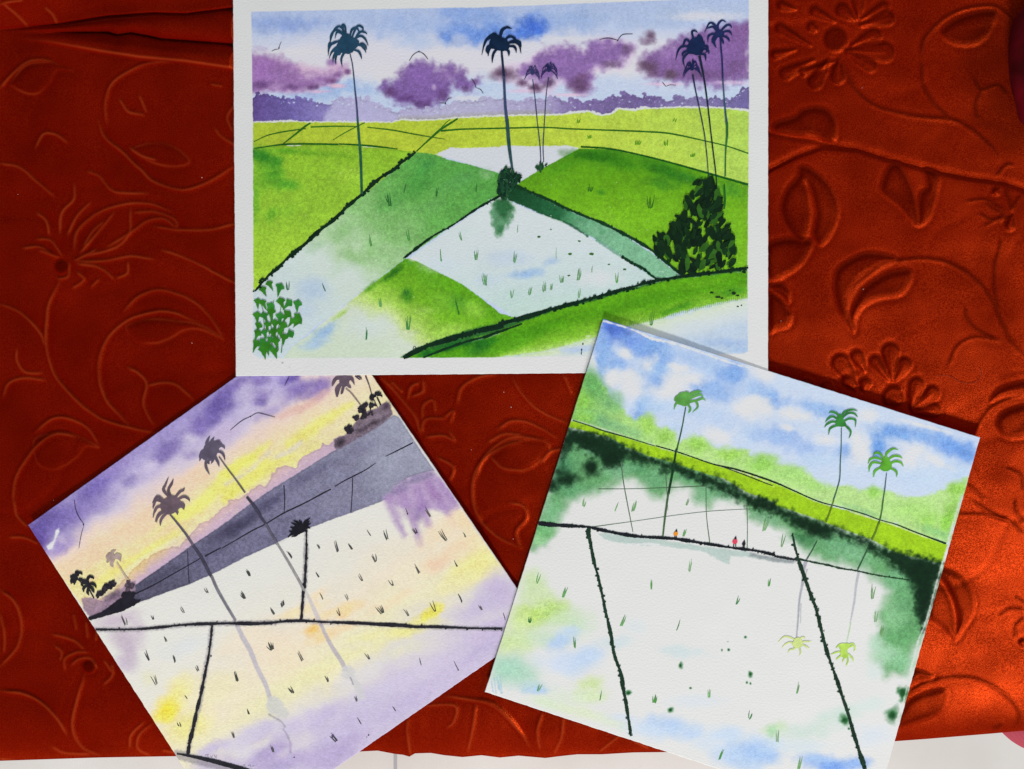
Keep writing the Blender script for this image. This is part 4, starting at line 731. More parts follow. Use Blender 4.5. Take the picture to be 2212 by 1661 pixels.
# ================================================================== 2. the sunset sheet (left)
def painting_left():
    s = Sheet([(709, 671.5), (1170.2, 1349.6), (498.5, 1816.5), (61, 1134)], 640, 640, z_left,
              'square watercolour of a violet and yellow sunset with grey palms, lying lower left')
    s.C[:] = (208, 206, 197); s.bs = 1.3
    s.poly('V 0,1100 1250,1100 1250,1900 0,1900', mg('V 560,1230', 'V 785,1560', [(0, (207, 207, 199)), (.22, (208, 206, 194)), (.42, (214, 204, 182)), (.62, (212, 206, 172)), (.8, (201, 197, 193)), (1, (184, 175, 196))]), 3, 1, alpha=1)
    up = (-.49, -.87); HW[0] = .85
    # sky: violet corner to peach to yellow, bands run parallel to the upper edge
    sky = 'V 40,1130 709,650 940,1010 860,905 720,975 553,1080 420,1176 287,1266 196,1335 100,1200'
    s.poly(sky, mg('V 250,1000', 'V 372,1196', [(0, (148, 136, 184)), (.16, (170, 160, 196)), (.34, (196, 186, 200)), (.46, (214, 194, 182)), (.62, (220, 198, 160)), (.8, (216, 204, 140)), (1, (208, 196, 168))]), 3, 1)
    s.poly('J 500,80 J 1120,80 1230,280 1000,420 800,520 700,560 650,480 760,330 800,200', mg('J 700,200', 'J 900,480', [(0, (214, 194, 176)), (.5, (218, 202, 170)), (1, (212, 200, 160))]), 22, 10, 26, .9)
    V1, V2, V3 = (96, 82, 146), (118, 104, 160), (160, 146, 188)
    for c, rx, ry, col, a, an in (('I 250,170', 44, 30, V1, 1, -40), ('I 230,250', 26, 30, (84, 66, 132), 1, -30), ('I 340,120', 50, 26, V1, .8, -35), ('I 430,100', 60, 34, (110, 96, 156), .8, -38), ('I 380,290', 40, 18, (140, 124, 178), .85, -30), ('I 560,40', 60, 26, (128, 114, 170), .7, -35),
                              ('G 640,1520', 60, 22, (104, 90, 156), .85, -35), ('G 740,1400', 40, 16, (138, 122, 176), .7, -30), ('G 850,1500', 24, 14, (118, 106, 164), .7, -20), ('G 960,1450', 44, 16, (172, 160, 196), .6, -30), ('G 1050,1330', 32, 19, (112, 98, 156), .8, -30), ('G 1110,1270', 36, 20, (118, 104, 160), .75, -40),
                              ('G 1240,1330', 20, 12, (134, 120, 168), .6, 0), ('G 1300,1130', 30, 24, (106, 90, 152), .9, -35), ('G 1420,1020', 44, 24, (94, 80, 144), .95, -35), ('G 1380,1100', 20, 20, (104, 90, 152), .8, 0), ('G 1450,960', 34, 18, (96, 82, 146), .9, -35), ('G 1560,880', 40, 16, (120, 106, 162), .8, -34),
                              ('J 40,250', 26, 34, (108, 94, 154), .9, 20), ('J 240,240', 34, 16, (126, 110, 162), .8, 0), ('J 260,290', 20, 12, (108, 92, 152), .8, 0), ('J 200,150', 50, 16, (120, 104, 162), .8, -20), ('J 480,120', 26, 12, (94, 78, 150), .9, -20), ('J 560,190', 44, 18, (116, 98, 162), .85, -25),
                              ('J 700,180', 34, 16, (124, 104, 164), .85, -30), ('J 620,240', 30, 10, (134, 114, 166), .7, -25), ('J 330,360', 40, 12, (152, 138, 178), .7, -25), ('J 700,250', 26, 9, (186, 150, 158), .8, -30), ('J 580,330', 34, 10, (204, 166, 156), .8, -25), ('J 450,380', 30, 10, (208, 172, 160), .7, -25),
                              ('G 1240,1230', 18, 12, (192, 184, 204), .8, 0), ('G 980,1400', 20, 12, (190, 182, 204), .8, 0), ('G 1500,1180', 30, 26, (190, 180, 200), .7, -30), ('G 1600,1000', 24, 40, (186, 178, 202), .7, 20), ('J 130,210', 14, 34, (184, 176, 202), .7, 40), ('G 1450,1200', 40, 24, (176, 160, 190), .6, -35)):
        s.blob(c, rx, ry, col, a, an)
    s.stroke('I 430,430 620,300 820,180 1000,70 G 1150,1560 1300,1450', 20, (224, 192, 160), 12, 5, 20, .75)
    s.stroke('I 560,500 760,400 900,280 1050,180 1250,60', (12, 8, 7), (224, 192, 156), 9, 4, 14, .7)
    YL = (220, 210, 112)
    s.stroke('I 600,520 680,460 800,380 950,290 1080,210', (12, 9, 7), YL, 9, 5, 14, .7); s.stroke('I 1100,100 1250,20 G 1500,1430 1640,1350', (14, 10), (222, 216, 108), 8, 4, 12, .8)
    s.stroke('J 0,950 150,850 300,740 J 0,1010', (10, 8), (222, 214, 92), 8, 3, 12, .6); s.stroke('J 0,830 120,750 260,650 330,590', (10, 8, 4), (220, 214, 100), 9, 4, 12, .7); s.stroke('J 20,980 200,880 340,760 500,690', (8, 9, 5), (220, 214, 100), 9, 4, 12, .65)
    s.stroke('J 470,600 560,540 700,450 830,370 940,300', (7, 12, 11, 4), (220, 211, 108), 9, 4, 12, .8); s.stroke('J 350,800 500,740 700,600', (10, 8, 5), (214, 206, 120), 8, 4, 12, .6)
    s.stroke('J 0,900 180,800 330,660', 3.5, (200, 196, 178), 5, 3, 10, .7); s.stroke('J 380,700 480,650 560,590', 4, (198, 194, 188), 6, 3, 10, .7); s.stroke('I 780,430 960,310 1130,220', 3, (214, 208, 170), 5, 2, 8, .6)
    s.stroke('J 450,800 620,690 740,560', 4, (214, 208, 150), 5, 3, 10, .5)
    s.poly('I 285,285 330,250 345,185 365,175 368,195 345,240 325,300 300,310', (206, 208, 208), 2, 1.5, 4, 1)
    # far trees, a flat mauve wash with a hard rim
    tl = 'I 500,610 520,600 600,620 700,560 780,470 850,400 900,360 980,320 1060,280 1110,290 1190,190 1230,150 1290,120 1340,80 1420,20 J 20,1015 100,1010 170,960 210,920 260,895 290,915 320,880 340,830 400,770 440,762 520,775 570,700 620,670 690,640 725,590 760,612 790,580 830,535 870,540 880,570 1000,560 850,680 640,830 500,925 400,960 240,1060 60,1170 I 1200,300 1000,430 830,550 560,720'
    def tcol(x, y):
        t = np.clip((x - 230) / 230, 0, 1)[:, None]; top = np.array((206, 180, 108)) * (1 - t) + np.array((192, 162, 162)) * t
        d = (x - 287) * .575 + (y - 1266) * .818; d2 = np.clip(1 + (d + 4 + 6 * fbm(x, y, 20, 2, 2)) / 22, 0, 1)[:, None]; return top * (1 - d2) + np.array((182, 156, 178)) * d2
    s.poly(tl, tcol, .9, 4.5, 11, .9, 1, .22)
    for i in range(60):
        t = rng.random(); q = np.array((300, 1235)) * (1 - t) + np.array((700, 975)) * t + rng.normal(0, 4, 2); s.blob(tuple(q), 2.2, 1.0, (210, 198, 170), .7, -35)
    # the dark wedge of land
    s.poly('I 545,725 700,620 830,528 1000,410 1190,275 1400,135 J 120,1090 235,1008 350,930 500,838 650,745 800,652 900,590 1010,535 1130,460 1240,388 1280,398 1400,580 1450,660 1545,795 1440,820 1350,850 1268,905 1300,900 1290,930 1240,985 1100,1045 930,1108 780,1160 620,1222 450,1295 300,1368 150,1435 0,1512 I 1350,440 1180,515 1000,580 860,632 690,700 560,742',
           mg('I 600,700', 'J 1300,600', [(0, (44, 42, 54)), (.14, (74, 72, 90)), (.34, (92, 90, 112)), (.6, (106, 104, 128)), (.85, (122, 122, 142)), (1, (140, 142, 158))]), .9, 1.3, 4, 1, 1.3, .25)
    for c, rx, ry, col, a, an in (('J 300,1050', 44, 12, (74, 72, 96), .9, -30), ('J 60,1220', 60, 15, (66, 62, 86), .9, -32), ('I 1500,150', 46, 12, (64, 62, 84), .8, -34), ('I 1000,470', 50, 8, (66, 64, 84), .7, -33), ('I 1300,330', 50, 14, (80, 78, 102), .6, -30), ('J 500,1050', 40, 20, (112, 110, 134), .6, -30), ('J 620,830', 60, 10, (84, 82, 108), .6, -32),
                              ('J 1000,640', 60, 16, (110, 108, 132), .6, -30), ('J 1240,490', 40, 20, (138, 140, 156), .8, -30), ('J 1350,720', 36, 20, (140, 140, 158), .7, -25), ('J 850,1000', 50, 18, (126, 124, 144), .6, -25), ('J 400,1270', 40, 14, (92, 90, 112), .6, -25), ('J 450,1160', 40, 8, (96, 94, 116), .5, -25), ('J 1430,840', 34, 7, (100, 94, 126), .8, -18)):
        s.blob(c, rx, ry, col, a, an)
    # purple reflection strokes, right
    s.poly('J 1290,880 1420,830 1530,795 1640,880 1720,1000 1700,1090 1600,1090 1500,1080 1400,1080 1250,1060 1170,1010', (158, 134, 172), 7, 4, 9, .85)
    for p, w in (('J 1200,1000 1250,1120 1320,1270', 8), ('J 1300,960 1360,1100 1400,1200 1440,1330', 9), ('J 1420,940 1460,1060 1500,1200', 10), ('J 1500,880 1570,1000 1640,1100 1690,1190', 9), ('J 1600,900 1660,990 1720,1060', 8)):
        s.stroke(p, (w, w, w * .5), (152, 126, 168), 9, 4, 9, .8)
    for c, rx, ry, col, a, an in (('J 1430,1100', 22, 16, (124, 98, 148), .8, -60), ('J 1540,960', 24, 12, (138, 106, 150), .7, 50), ('J 1300,940', 24, 8, (130, 114, 150), .7, -20), ('J 1400,870', 36, 7, (122, 114, 142), .8, -18), ('J 1270,1100', 22, 14, (176, 158, 180), .6, 40)):
        s.blob(c, rx, ry, col, a, an)
    # reflected sky in the water
    for c, rx, ry, col, a, an in (('J 1750,1150', 44, 26, (226, 198, 160), .8, -35), ('J 1600,1260', 50, 26, (222, 200, 168), .8, -30), ('J 1850,1330', 50, 34, (222, 200, 158), .8, -35), ('J 1560,1480', 36, 17, (222, 188, 160), .9, -25), ('J 1700,1370', 36, 18, (224, 194, 162), .8, -30), ('J 1850,1500', 60, 26, (216, 206, 138), .9, -30), ('K 1850,140', 70, 30, (216, 208, 136), .8, -30),
                              ('K 1700,260', 60, 22, (214, 208, 156), .7, -30), ('K 1500,480', 36, 12, (214, 204, 84), .95, -25), ('K 1560,430', 16, 12, (216, 206, 92), .8, -20), ('K 1350,590', 80, 14, (214, 208, 126), .8, -15), ('K 1100,620', 60, 12, (212, 208, 150), .7, -15), ('K 650,590', 18, 12, (234, 176, 104), 1, -30), ('K 720,640', 34, 14, (228, 194, 142), .9, -20), ('K 860,580', 40, 9, (224, 196, 158), .8, -20),
                              ('K 900,440', 34, 14, (228, 192, 142), .9, -25), ('K 760,470', 40, 11, (224, 198, 154), .8, -25), ('K 560,450', 60, 13, (222, 202, 160), .9, -18), ('K 680,330', 24, 10, (224, 200, 166), .8, -30), ('K 1250,370', 46, 11, (224, 200, 164), .8, -30), ('K 1130,420', 30, 12, (222, 202, 172), .8, -20), ('K 350,700', 60, 36, (218, 200, 174), .75, -35), ('K 480,840', 60, 30, (218, 202, 172), .7, -30),
                              ('K 700,900', 80, 24, (214, 208, 158), .75, -25), ('K 400,1080', 80, 26, (210, 206, 162), .7, -30), ('K 1000,750', 80, 18, (212, 208, 160), .8, -20), ('K 1300,740', 60, 16, (206, 204, 176), .7, -20), ('I 1500,850', 60, 24, (220, 204, 176), .6, -25), ('I 1040,1290', 34, 26, (226, 200, 62), 1, -25), ('I 1090,1200', 34, 24, (220, 204, 110), .8, -50), ('I 1150,1400', 60, 34, (214, 206, 130), .9, -30),
                              ('I 1000,1340', 24, 14, (224, 204, 80), .8, 0), ('I 1300,1180', 70, 34, (212, 206, 162), .6, -30), ('I 1130,1120', 40, 22, (214, 206, 150), .7, -20), ('I 720,740', 50, 18, (184, 170, 182), .9, -15), ('I 760,850', 40, 26, (180, 166, 178), .9, 40), ('I 800,950', 20, 34, (176, 162, 176), .85, -20), ('I 760,1010', 16, 24, (182, 170, 184), .8, -30), ('I 850,800', 18, 34, (188, 176, 186), .7, -20),
                              ('I 1150,900', 60, 20, (200, 204, 204), .7, -20), ('I 920,1100', 20, 20, (208, 206, 170), .6, 0), ('J 1800,1150', 20, 20, (224, 190, 150), .6, 0)):
        s.blob(c, rx, ry, col, a, an)
    # violet along the lower edge
    for c, rx, ry, col, a, an in (('K 2030,300', 44, 40, (178, 166, 196), .9, -30), ('K 1850,420', 60, 24, (180, 170, 196), .85, -25), ('K 1950,600', 60, 20, (182, 170, 196), .8, -25), ('K 1900,720', 60, 18, (176, 165, 194), .85, -34), ('K 1650,800', 70, 20, (186, 177, 197), .85, -34), ('K 1550,980', 70, 20, (180, 170, 194), .85, -34),
                              ('K 1300,960', 70, 22, (186, 178, 200), .8, -34), ('K 1300,1150', 80, 22, (176, 166, 193), .85, -34), ('K 1050,1100', 70, 26, (186, 180, 200), .8, -34), ('K 900,1300', 90, 30, (178, 169, 195), .9, -34), ('K 700,1250', 60, 24, (178, 168, 196), .85, -34), ('K 850,1480', 60, 24, (160, 146, 182), .9, -34), ('K 500,1300', 50, 20, (184, 176, 200), .8, -30), ('K 700,1530', 60, 26, (166, 154, 186), .85, -20),
                              ('K 300,1500', 60, 20, (158, 145, 182), .9, -25), ('K 400,1580', 60, 20, (162, 150, 184), .9, -20), ('K 250,1380', 40, 16, (174, 164, 194), .8, -30), ('K 120,1480', 36, 22, (196, 192, 204), .6, 0), ('I 1500,1470', 70, 20, (190, 184, 202), .8, -25), ('I 1320,1530', 40, 14, (180, 172, 198), .9, -25), ('I 1640,1400', 40, 16, (184, 178, 200), .8, -20), ('I 1350,1640', 60, 26, (176, 166, 194), .9, 10), ('K 1000,920', 60, 14, (200, 198, 200), .6, -30)):
        s.blob(c, rx, ry, col, a, an)
    # mauve earth under the side groves
    s.poly('I 500,605 560,600 640,625 740,560 800,500 835,500 835,560 740,620 560,730 520,680', (138, 116, 132), 2, 2, 6, .9, 1.4); s.blob('I 700,590', 22, 10, (76, 64, 78), .8, -30)
    s.poly('J 800,570 810,632 850,632 960,570 1150,460 1232,385 1225,330 1190,282 1130,330 1080,350 1040,360 960,440 890,530', (104, 90, 104), 2, 2.2, 6, .95, 1.5)
    for c, rx, ry, col, a in (('J 850,590', 12, 9, (48, 42, 50), .95), ('J 1000,500', 14, 7, (64, 56, 66), .8), ('J 1100,440', 22, 7, (56, 48, 58), .9), ('J 1190,320', 12, 7, (66, 52, 66), .9), ('J 1130,400', 12, 8, (128, 114, 126), .8), ('J 1060,430', 10, 6, (122, 110, 120), .7)): s.blob(c, rx, ry, col, a, -30)
    s.stroke('J 1230,300 1290,400 1400,570 1500,720 1600,860 1700,1000 1850,1230 2030,1480', 2.0, (196, 196, 198), 1.6, 1.6, 4, .75)
    # trunk reflections in the water, soft
    s.stroke('I 1462,770 1500,850 1540,920 1590,1040 1640,1140 1670,1230', (4.6, 5.5, 5.5, 5, 5, 4.5), (174, 170, 174), 1.0, 1.0, 4, .95, 1)
    s.stroke('K 605,320 640,400 690,510', (3, 4, 5), (186, 180, 178), 1.0, 1.0, 4, .95); s.stroke('K 700,530 730,600 780,700 840,790 890,880', (3.6, 3.8, 4.4, 5, 5), (168, 162, 164), 1.0, 1.0, 4, .95)
    s.poly('K 870,860 920,850 960,890 950,930 1010,1000 1040,1100 1000,1110 960,1040 930,960 850,930', (188, 187, 186), 3, 3, 6, .8); s.poly('K 310,1090 370,1070 420,1110 440,1160 480,1210 450,1240 380,1220 320,1200 300,1130', (186, 187, 182), 3, 3, 6, .85)
    s.stroke('K 325,1210 370,1240 410,1260 440,1300', 1.8, (126, 126, 132), 2.2, 1.8, 4, .65); s.stroke('K 430,1320 460,1370 480,1415', 1.8, (130, 126, 140), 2.2, 1.6, 4, .6); s.stroke('K 480,1420 485,1500', 2.6, (156, 144, 172), 2, 1.6, 4, .8); s.stroke('K 925,940 945,990', 1.2, (120, 120, 124), 1.3, 1, 4, .7)
    # bleed round the wet ink lines
    for p, w in (('I 590,800 750,800 880,796 1000,785 1150,770 1300,764 1450,760 1698,758', 5), ('K 0,540 200,540 400,530 560,520 700,530 1000,540 1200,552 1380,565 1600,570 2050,582', 4.5), ('J 600,1250 596,1400 590,1655', 4), ('K 600,0 585,250 562,515', 4.5), ('I 1310,770 1295,900 1260,1100 1230,1270 1180,1450 1160,1570', 5), ('I 1095,1570 1250,1612 1400,1650 1600,1700', 10)):
        s.stroke(p, w, (122, 118, 122), 3.4, 2.6, 4, .6)
    s.build(rag=.8)
    # ---------------- marks
    K = (34, 34, 40)
    def fl(p, w, c=K, n='painted_field_line', l=2, rough=.3): m = s.mark(n, l); m.line(p, w, c, rough, step=2.0); m.done()
    hedge(s, 'painted_field_line', 'I 590,800 750,800 880,796 1000,785 1150,770 1300,764 1450,762 1560,764 1660,760 K 440,526 560,522 700,530 850,535 1000,540 1130,548 1300,555 1400,566 1530,566 1700,572 1850,578 2050,580', (3, 3, 4.2, 4, 4.4, 5, 6, 5, 4.6, 4, 4, 5, 6, 7, 6, 5, 3.4, 3.2, 3), K, .45, 2.4, rough=1)
    hedge(s, 'painted_field_line', 'J 600,1240 600,1400 592,1560 588,1660 K 582,250 572,380 562,515', (2.6, 3, 4.2, 5, 5, 5, 5), K, .3, 2)
    hedge(s, 'painted_field_line', 'I 1310,770 1300,870 1285,980 1260,1100 1240,1200 1215,1300 1190,1420 1170,1500 1160,1572', (3.4, 4, 4, 4.5, 6, 7, 7.5, 7, 6), K, .5, 2.6, rough=1)
    m = s.mark('painted_field_line', 3); m.line('I 1092,1566 1180,1582 1300,1608 1400,1635 1520,1668 1700,1730', (2, 6, 9, 9, 7, 5), K, 1.0, step=2); m.done()
    fl('I 830,582 940,530 1060,462 1200,382 1255,350', (2.4, 1.8, 1.6, 1.4)); fl('I 1265,348 1320,318 1370,292', (2.6, 1.6)); fl('I 1370,298 J 100,1298 200,1240 300,1190 430,1112 580,1040 720,965 785,932', (1.6, 1.4, 2, 2.6, 2, 2, 2.4, 2.6, 2.4, 2, 2.8, 2))
    fl('J 810,914 880,872 940,842 1040,790 1112,740', (1.4, 2, 2.2, 1.8, .8)); fl('J 1185,692 1260,655 1330,620 1392,588', (1, 2, 2.4, 2)); fl('J 434,905 440,1010 436,1112', (1.8, 1.9, 1.4)); fl('J 942,850 938,960 928,1110', (1.8, 1.6, 1.4)); fl('I 1158,312 1162,420 1168,515', (.9, 1.2, 1.4))
    bird(s, 'I 458,0 468,60 490,110 518,150|I 518,155 500,220 487,298', 1.3, (46, 44, 66), 'I 515,152'); bird(s, 'J 38,500 120,432 188,398|J 188,398 240,372 300,384 368,403', 1.5, (40, 40, 50), 'J 188,398'); bird(s, 'J 475,98 460,130 440,170', 1.5, (52, 48, 70))
    # palms
    GP = (84, 78, 92)
    def ca(m):
        m.poly('I 990,30 1010,0 1060,-30 1100,-10 1120,20 1100,60 1050,90 1000,70', (96, 80, 88), .8)
        frond_set(m, 'I', '1040,30 970,0 950,30 945,55|1040,50 980,40 955,70 945,110|1040,60 990,80 970,110 968,140|1045,70 1010,100 992,130 990,160|1060,60 1090,50 1120,40 1138,62|1080,30 1120,20 1135,35 1138,52|1080,60 1090,70 1095,80 1095,92|1060,-10 1040,-60 1060,-100 1070,-130|1070,0 1110,-50 1130,-60 1140,-75|1080,10 1130,-20 1160,-10 1172,10|1030,20 980,-20 960,-10 940,20|1020,70 985,90 968,115 958,135|1050,-10 1010,-60 1020,-90 1040,-140', (92, 78, 88), 1.6)
    palm(s, [('I 1050,90 1100,150 1150,215 1195,285', (3, 4, 4.4, 5), GP), ('I 1190,280 1245,360 1290,450 1310,480', (5, 6, 5.4), (62, 60, 74)), ('I 1305,470 1340,550 1390,640 1455,748', (5.4, 5.4, 5, 4.6), (112, 110, 118))], None, None, ca)
    def cb(m):
        m.poly('G 1320,1290 1350,1250 1400,1240 1420,1290 1400,1340 1360,1370 1310,1350', (82, 76, 92), .8)
        frond_set(m, 'G', '1370,1300 1340,1260 1350,1230 1362,1207|1380,1290 1370,1250 1380,1230 1390,1215|1390,1290 1400,1250 1415,1240 1432,1238|1390,1290 1410,1260 1430,1255 1440,1268|1400,1300 1430,1270 1450,1275 1458,1292|1400,1310 1430,1310 1450,1330 1460,1365|1390,1320 1400,1350 1415,1380 1422,1408|1380,1320 1385,1350 1378,1370 1370,1388|1360,1330 1340,1360 1335,1400 1345,1430 1360,1458|1340,1320 1310,1330 1300,1350 1296,1370|1370,1340 1350,1370 1352,1380 1360,1390|1340,1290 1310,1310 1298,1340 1300,1365', (82, 76, 92), 1.5)
        m.line('G 1350,1350 1335,1390 1342,1430 1360,1458', (1.2, 1.6, 1.8, .6), (96, 90, 98), .2)
    palm(s, [('G 1420,1340 1470,1410 1530,1490 1590,1575', (2.2, 2.6, 3, 3.4), (92, 86, 92)), ('J 160,990 215,1060 270,1150 300,1190', (4.6, 6, 5, 4.4), (58, 56, 70)), ('J 298,1188 340,1260 385,1340', (4, 4.4, 5), (88, 86, 98)), ('J 380,1330 430,1410 500,1530 570,1655 K 585,300', (3.8, 4, 4.4, 5, 4.4), (134, 132, 132))], None, None, cb)
    def cc(m):
        m.poly('J 845,110 860,90 900,92 920,140 900,170 870,180 845,150', (88, 74, 86), .8)
        frond_set(m, 'J', '870,140 830,110 800,140 790,175|870,150 840,170 820,200 822,255|880,160 870,190 862,220 855,235|890,150 920,120 940,130 955,165|890,160 910,170 920,180 930,190|870,130 850,100 860,80 880,60|890,130 910,110 930,108 950,125|860,120 820,120 800,150 795,170|860,160 840,190 830,230 828,256', (88, 74, 86), 1.7)
    palm(s, 'J 890,190 930,225 970,275 998,312', (2.2, 2.2, 2.2, 1.6), (116, 102, 100), cc)
    palm(s, 'J 1035,95 1060,160 1085,245', (3, 2, 1.4), (82, 70, 78), lambda m: (m.line('J 960,98 985,118 1000,128', (3, 3, 1), (62, 54, 66), .3), m.line('J 975,95 998,108 1008,125', (3, 3, 1), (62, 54, 66), .3)), label='palm mostly hidden under the large painting')
    palm(s, 'J 1085,245 1105,290 1125,332', (1.4, 1.4), (60, 54, 56), lambda m: auto_crown(m, *P('J 1085,320')[0], 8, 7, K, 31, 2.6, up))
    palm(s, 'J 1120,255 1135,285 1148,315', (2.4, 3), K, lambda m: frond_set(m, 'J', '1115,245 1080,240 1070,260 1072,280|1115,245 1110,225 1130,218 1140,210|1120,245 1140,240 1155,245 1158,258|1115,250 1095,255 1090,270 1092,290|1120,240 1130,228 1150,225 1152,225|1112,248 1085,250 1080,270 1082,286', K, 1.1))
    palm(s, 'I 480,490 500,510 520,545', (2, 2), K, lambda m: frond_set(m, 'I', '475,475 455,465 440,475 433,465|475,480 450,480 440,500 440,520|480,485 465,495 460,510 458,525|480,470 485,450 500,450 508,465|478,470 470,450 475,442 485,438|485,485 500,490 510,500 505,520|480,475 460,490 450,495 448,515', K, 1.7))
    palm(s, 'I 545,530 555,560 580,608', (2.4, 2.4), K, lambda m: frond_set(m, 'I', '545,515 540,490 555,472 575,480 576,490|545,520 520,510 505,520 508,535|545,520 570,515 585,525 595,545|545,525 525,535 515,550 518,570|545,525 565,540 575,560 582,575|540,515 525,500 520,495 510,495|545,530 545,550 540,570 550,590', K, 1.8))
    palm(s, 'I 720,385 745,425 770,465 795,498', (2, 3, 3, 3), (168, 150, 130), lambda m: frond_set(m, 'I', '705,360 670,345 660,355 657,362|705,355 690,330 700,318 715,312|705,360 720,340 740,345 748,362|700,365 675,365 665,380 668,388|705,370 690,385 690,400 700,416|700,355 680,340 672,335 662,342|708,360 725,355 738,362 745,380', (158, 138, 132), 1.9), label='pale brown palm among the yellow streaks')
    # black groves
    def clump(pts, sz, n, name='painted_bush', cols=((34, 30, 38), (46, 42, 50)), spread=1.0, layer=6, lab=None):
        m = s.mark(name, layer); rr = random.Random(int(P(pts)[0][0]))
        for q in P(pts):
            for i in range(n):
                o = q + np.array([rr.uniform(-1, 1), rr.uniform(-1, 1)]) * sz * .6 * spread; a = sz * rr.uniform(.35, .65)
                m.poly([o + a * rr.uniform(.6, 1.2) * np.array([math.cos(k), math.sin(k)]) for k in np.linspace(0, 5.5, 8)], cols[rr.randrange(2)], .5, False)
        return m.done(lab)
    m = s.mark('painted_bush', 5); m.poly('J 500,1265 495,1235 520,1205 560,1195 590,1200 600,1225 575,1250 540,1268', (24, 24, 30), 1.2)
    for p in '550,1225 520,1195 488,1182|560,1220 535,1180 505,1165|565,1215 560,1180 545,1162|575,1215 590,1175 630,1145|580,1220 605,1180 625,1170|580,1225 610,1195 634,1190|580,1230 610,1215 628,1225|570,1240 600,1240 606,1250|530,1245 495,1250 472,1240|520,1255 490,1265 465,1290|535,1230 500,1220 480,1212|545,1255 520,1275 490,1285'.split('|'): m.line(P('J ' + p), (4, 4.6, 1.0), (24, 24, 30), .7, 4)
    m.done('spiky black bush at the head of the dividing line')
    clump('J 1010,330 1000,355 1025,365 1035,310', 7.5, 9); clump('J 980,405 965,415 1015,400 1030,395', 6.5, 7); clump('J 915,470 900,490 925,490 915,510', 6.5, 8); clump('J 1060,380 1085,385 1080,365', 3.5, 4); clump('J 1075,315 1090,325', 4, 4)
    clump('I 690,510 705,520 680,530', 8, 8); clump('I 630,560 620,580 645,545 655,530 610,590', 7, 7); clump('I 800,515 815,535 790,540', 8, 7, cols=((62, 52, 62), (78, 68, 78)))
    m = s.mark('painted_grove', 6)
    for p in ('I 552,722 640,690 700,640 760,600 830,582 800,640 740,690 650,715 560,740', 'I 660,690 720,640 780,600 840,620 870,618 830,650 740,692', 'I 760,570 800,565 835,580 800,605 750,600'): m.poly(p, (30, 28, 36), 1.2)
    m.done('black grove at the left end of the dark land')
    for t, c in (('1540,465 1280,568 1510,605 1690,700 1135,695 945,733 775,768 1025,870 918,985 1080,1000 1222,1052 965,1138 1155,1225 1460,1110 1537,1320 1110,1395 1443,1465 1685,1550 1680,920', 'I'),
                 ('1345,1115 1510,1130 1410,1255 1630,1310 1770,1280 1070,1270 1195,1300 695,1365 830,1388 935,1375 1110,1465 490,1435 1710,1500 1430,1550 180,1570 690,1580 1010,1605 1235,1640', 'J'),
                 ('145,355 365,475 425,410 720,360 905,365 845,480 1160,462 1350,480 1550,450 1745,380 1890,435 2065,515 340,735 570,815 1060,800 1445,850 1720,885 760,970 500,1050 970,1110 1255,1185 90,960 175,1210 1005,1285 65,1385 355,1485 820,1405', 'K')):
        for i, q in enumerate(P(c + ' ' + t)): tuft(s, 'painted_grass_tuft', q[0], q[1], (17, 21, 15, 23, 18)[i % 5], .6, (2, 2, 3, 2)[i % 4], ((64, 66, 60), (82, 82, 78), (58, 58, 62))[i % 3], 1.5, 2.6, up)
    for q, a in (('K 795,1372', 3.4), ('K 1058,1365', 1.7), ('K 1045,1380', 1.0), ('K 510,1530', 1.6)):
        q = P(q)[0]; m = s.mark('painted_dark_spot', 3); m.poly([q + a * np.array([math.cos(k), math.sin(k)]) for k in np.linspace(0, 5.4, 8)], (78, 70, 96), .4, False); m.done()
    m = s.mark('painted_pencil_note', 3)
    for i, p in enumerate(('1265,1578 1285,1572 1282,1586 1290,1592', '1300,1580 1306,1592 1312,1578', '1322,1576 1330,1590 1338,1576', '1330,1588 1340,1594', '1500,1640 1512,1636 1510,1648 1520,1650', '1530,1642 1545,1638 1548,1650', '1555,1646 1570,1642')): m.line(P('I ' + p), .7, (128, 122, 134), .1, 4)
    m.done(); return s

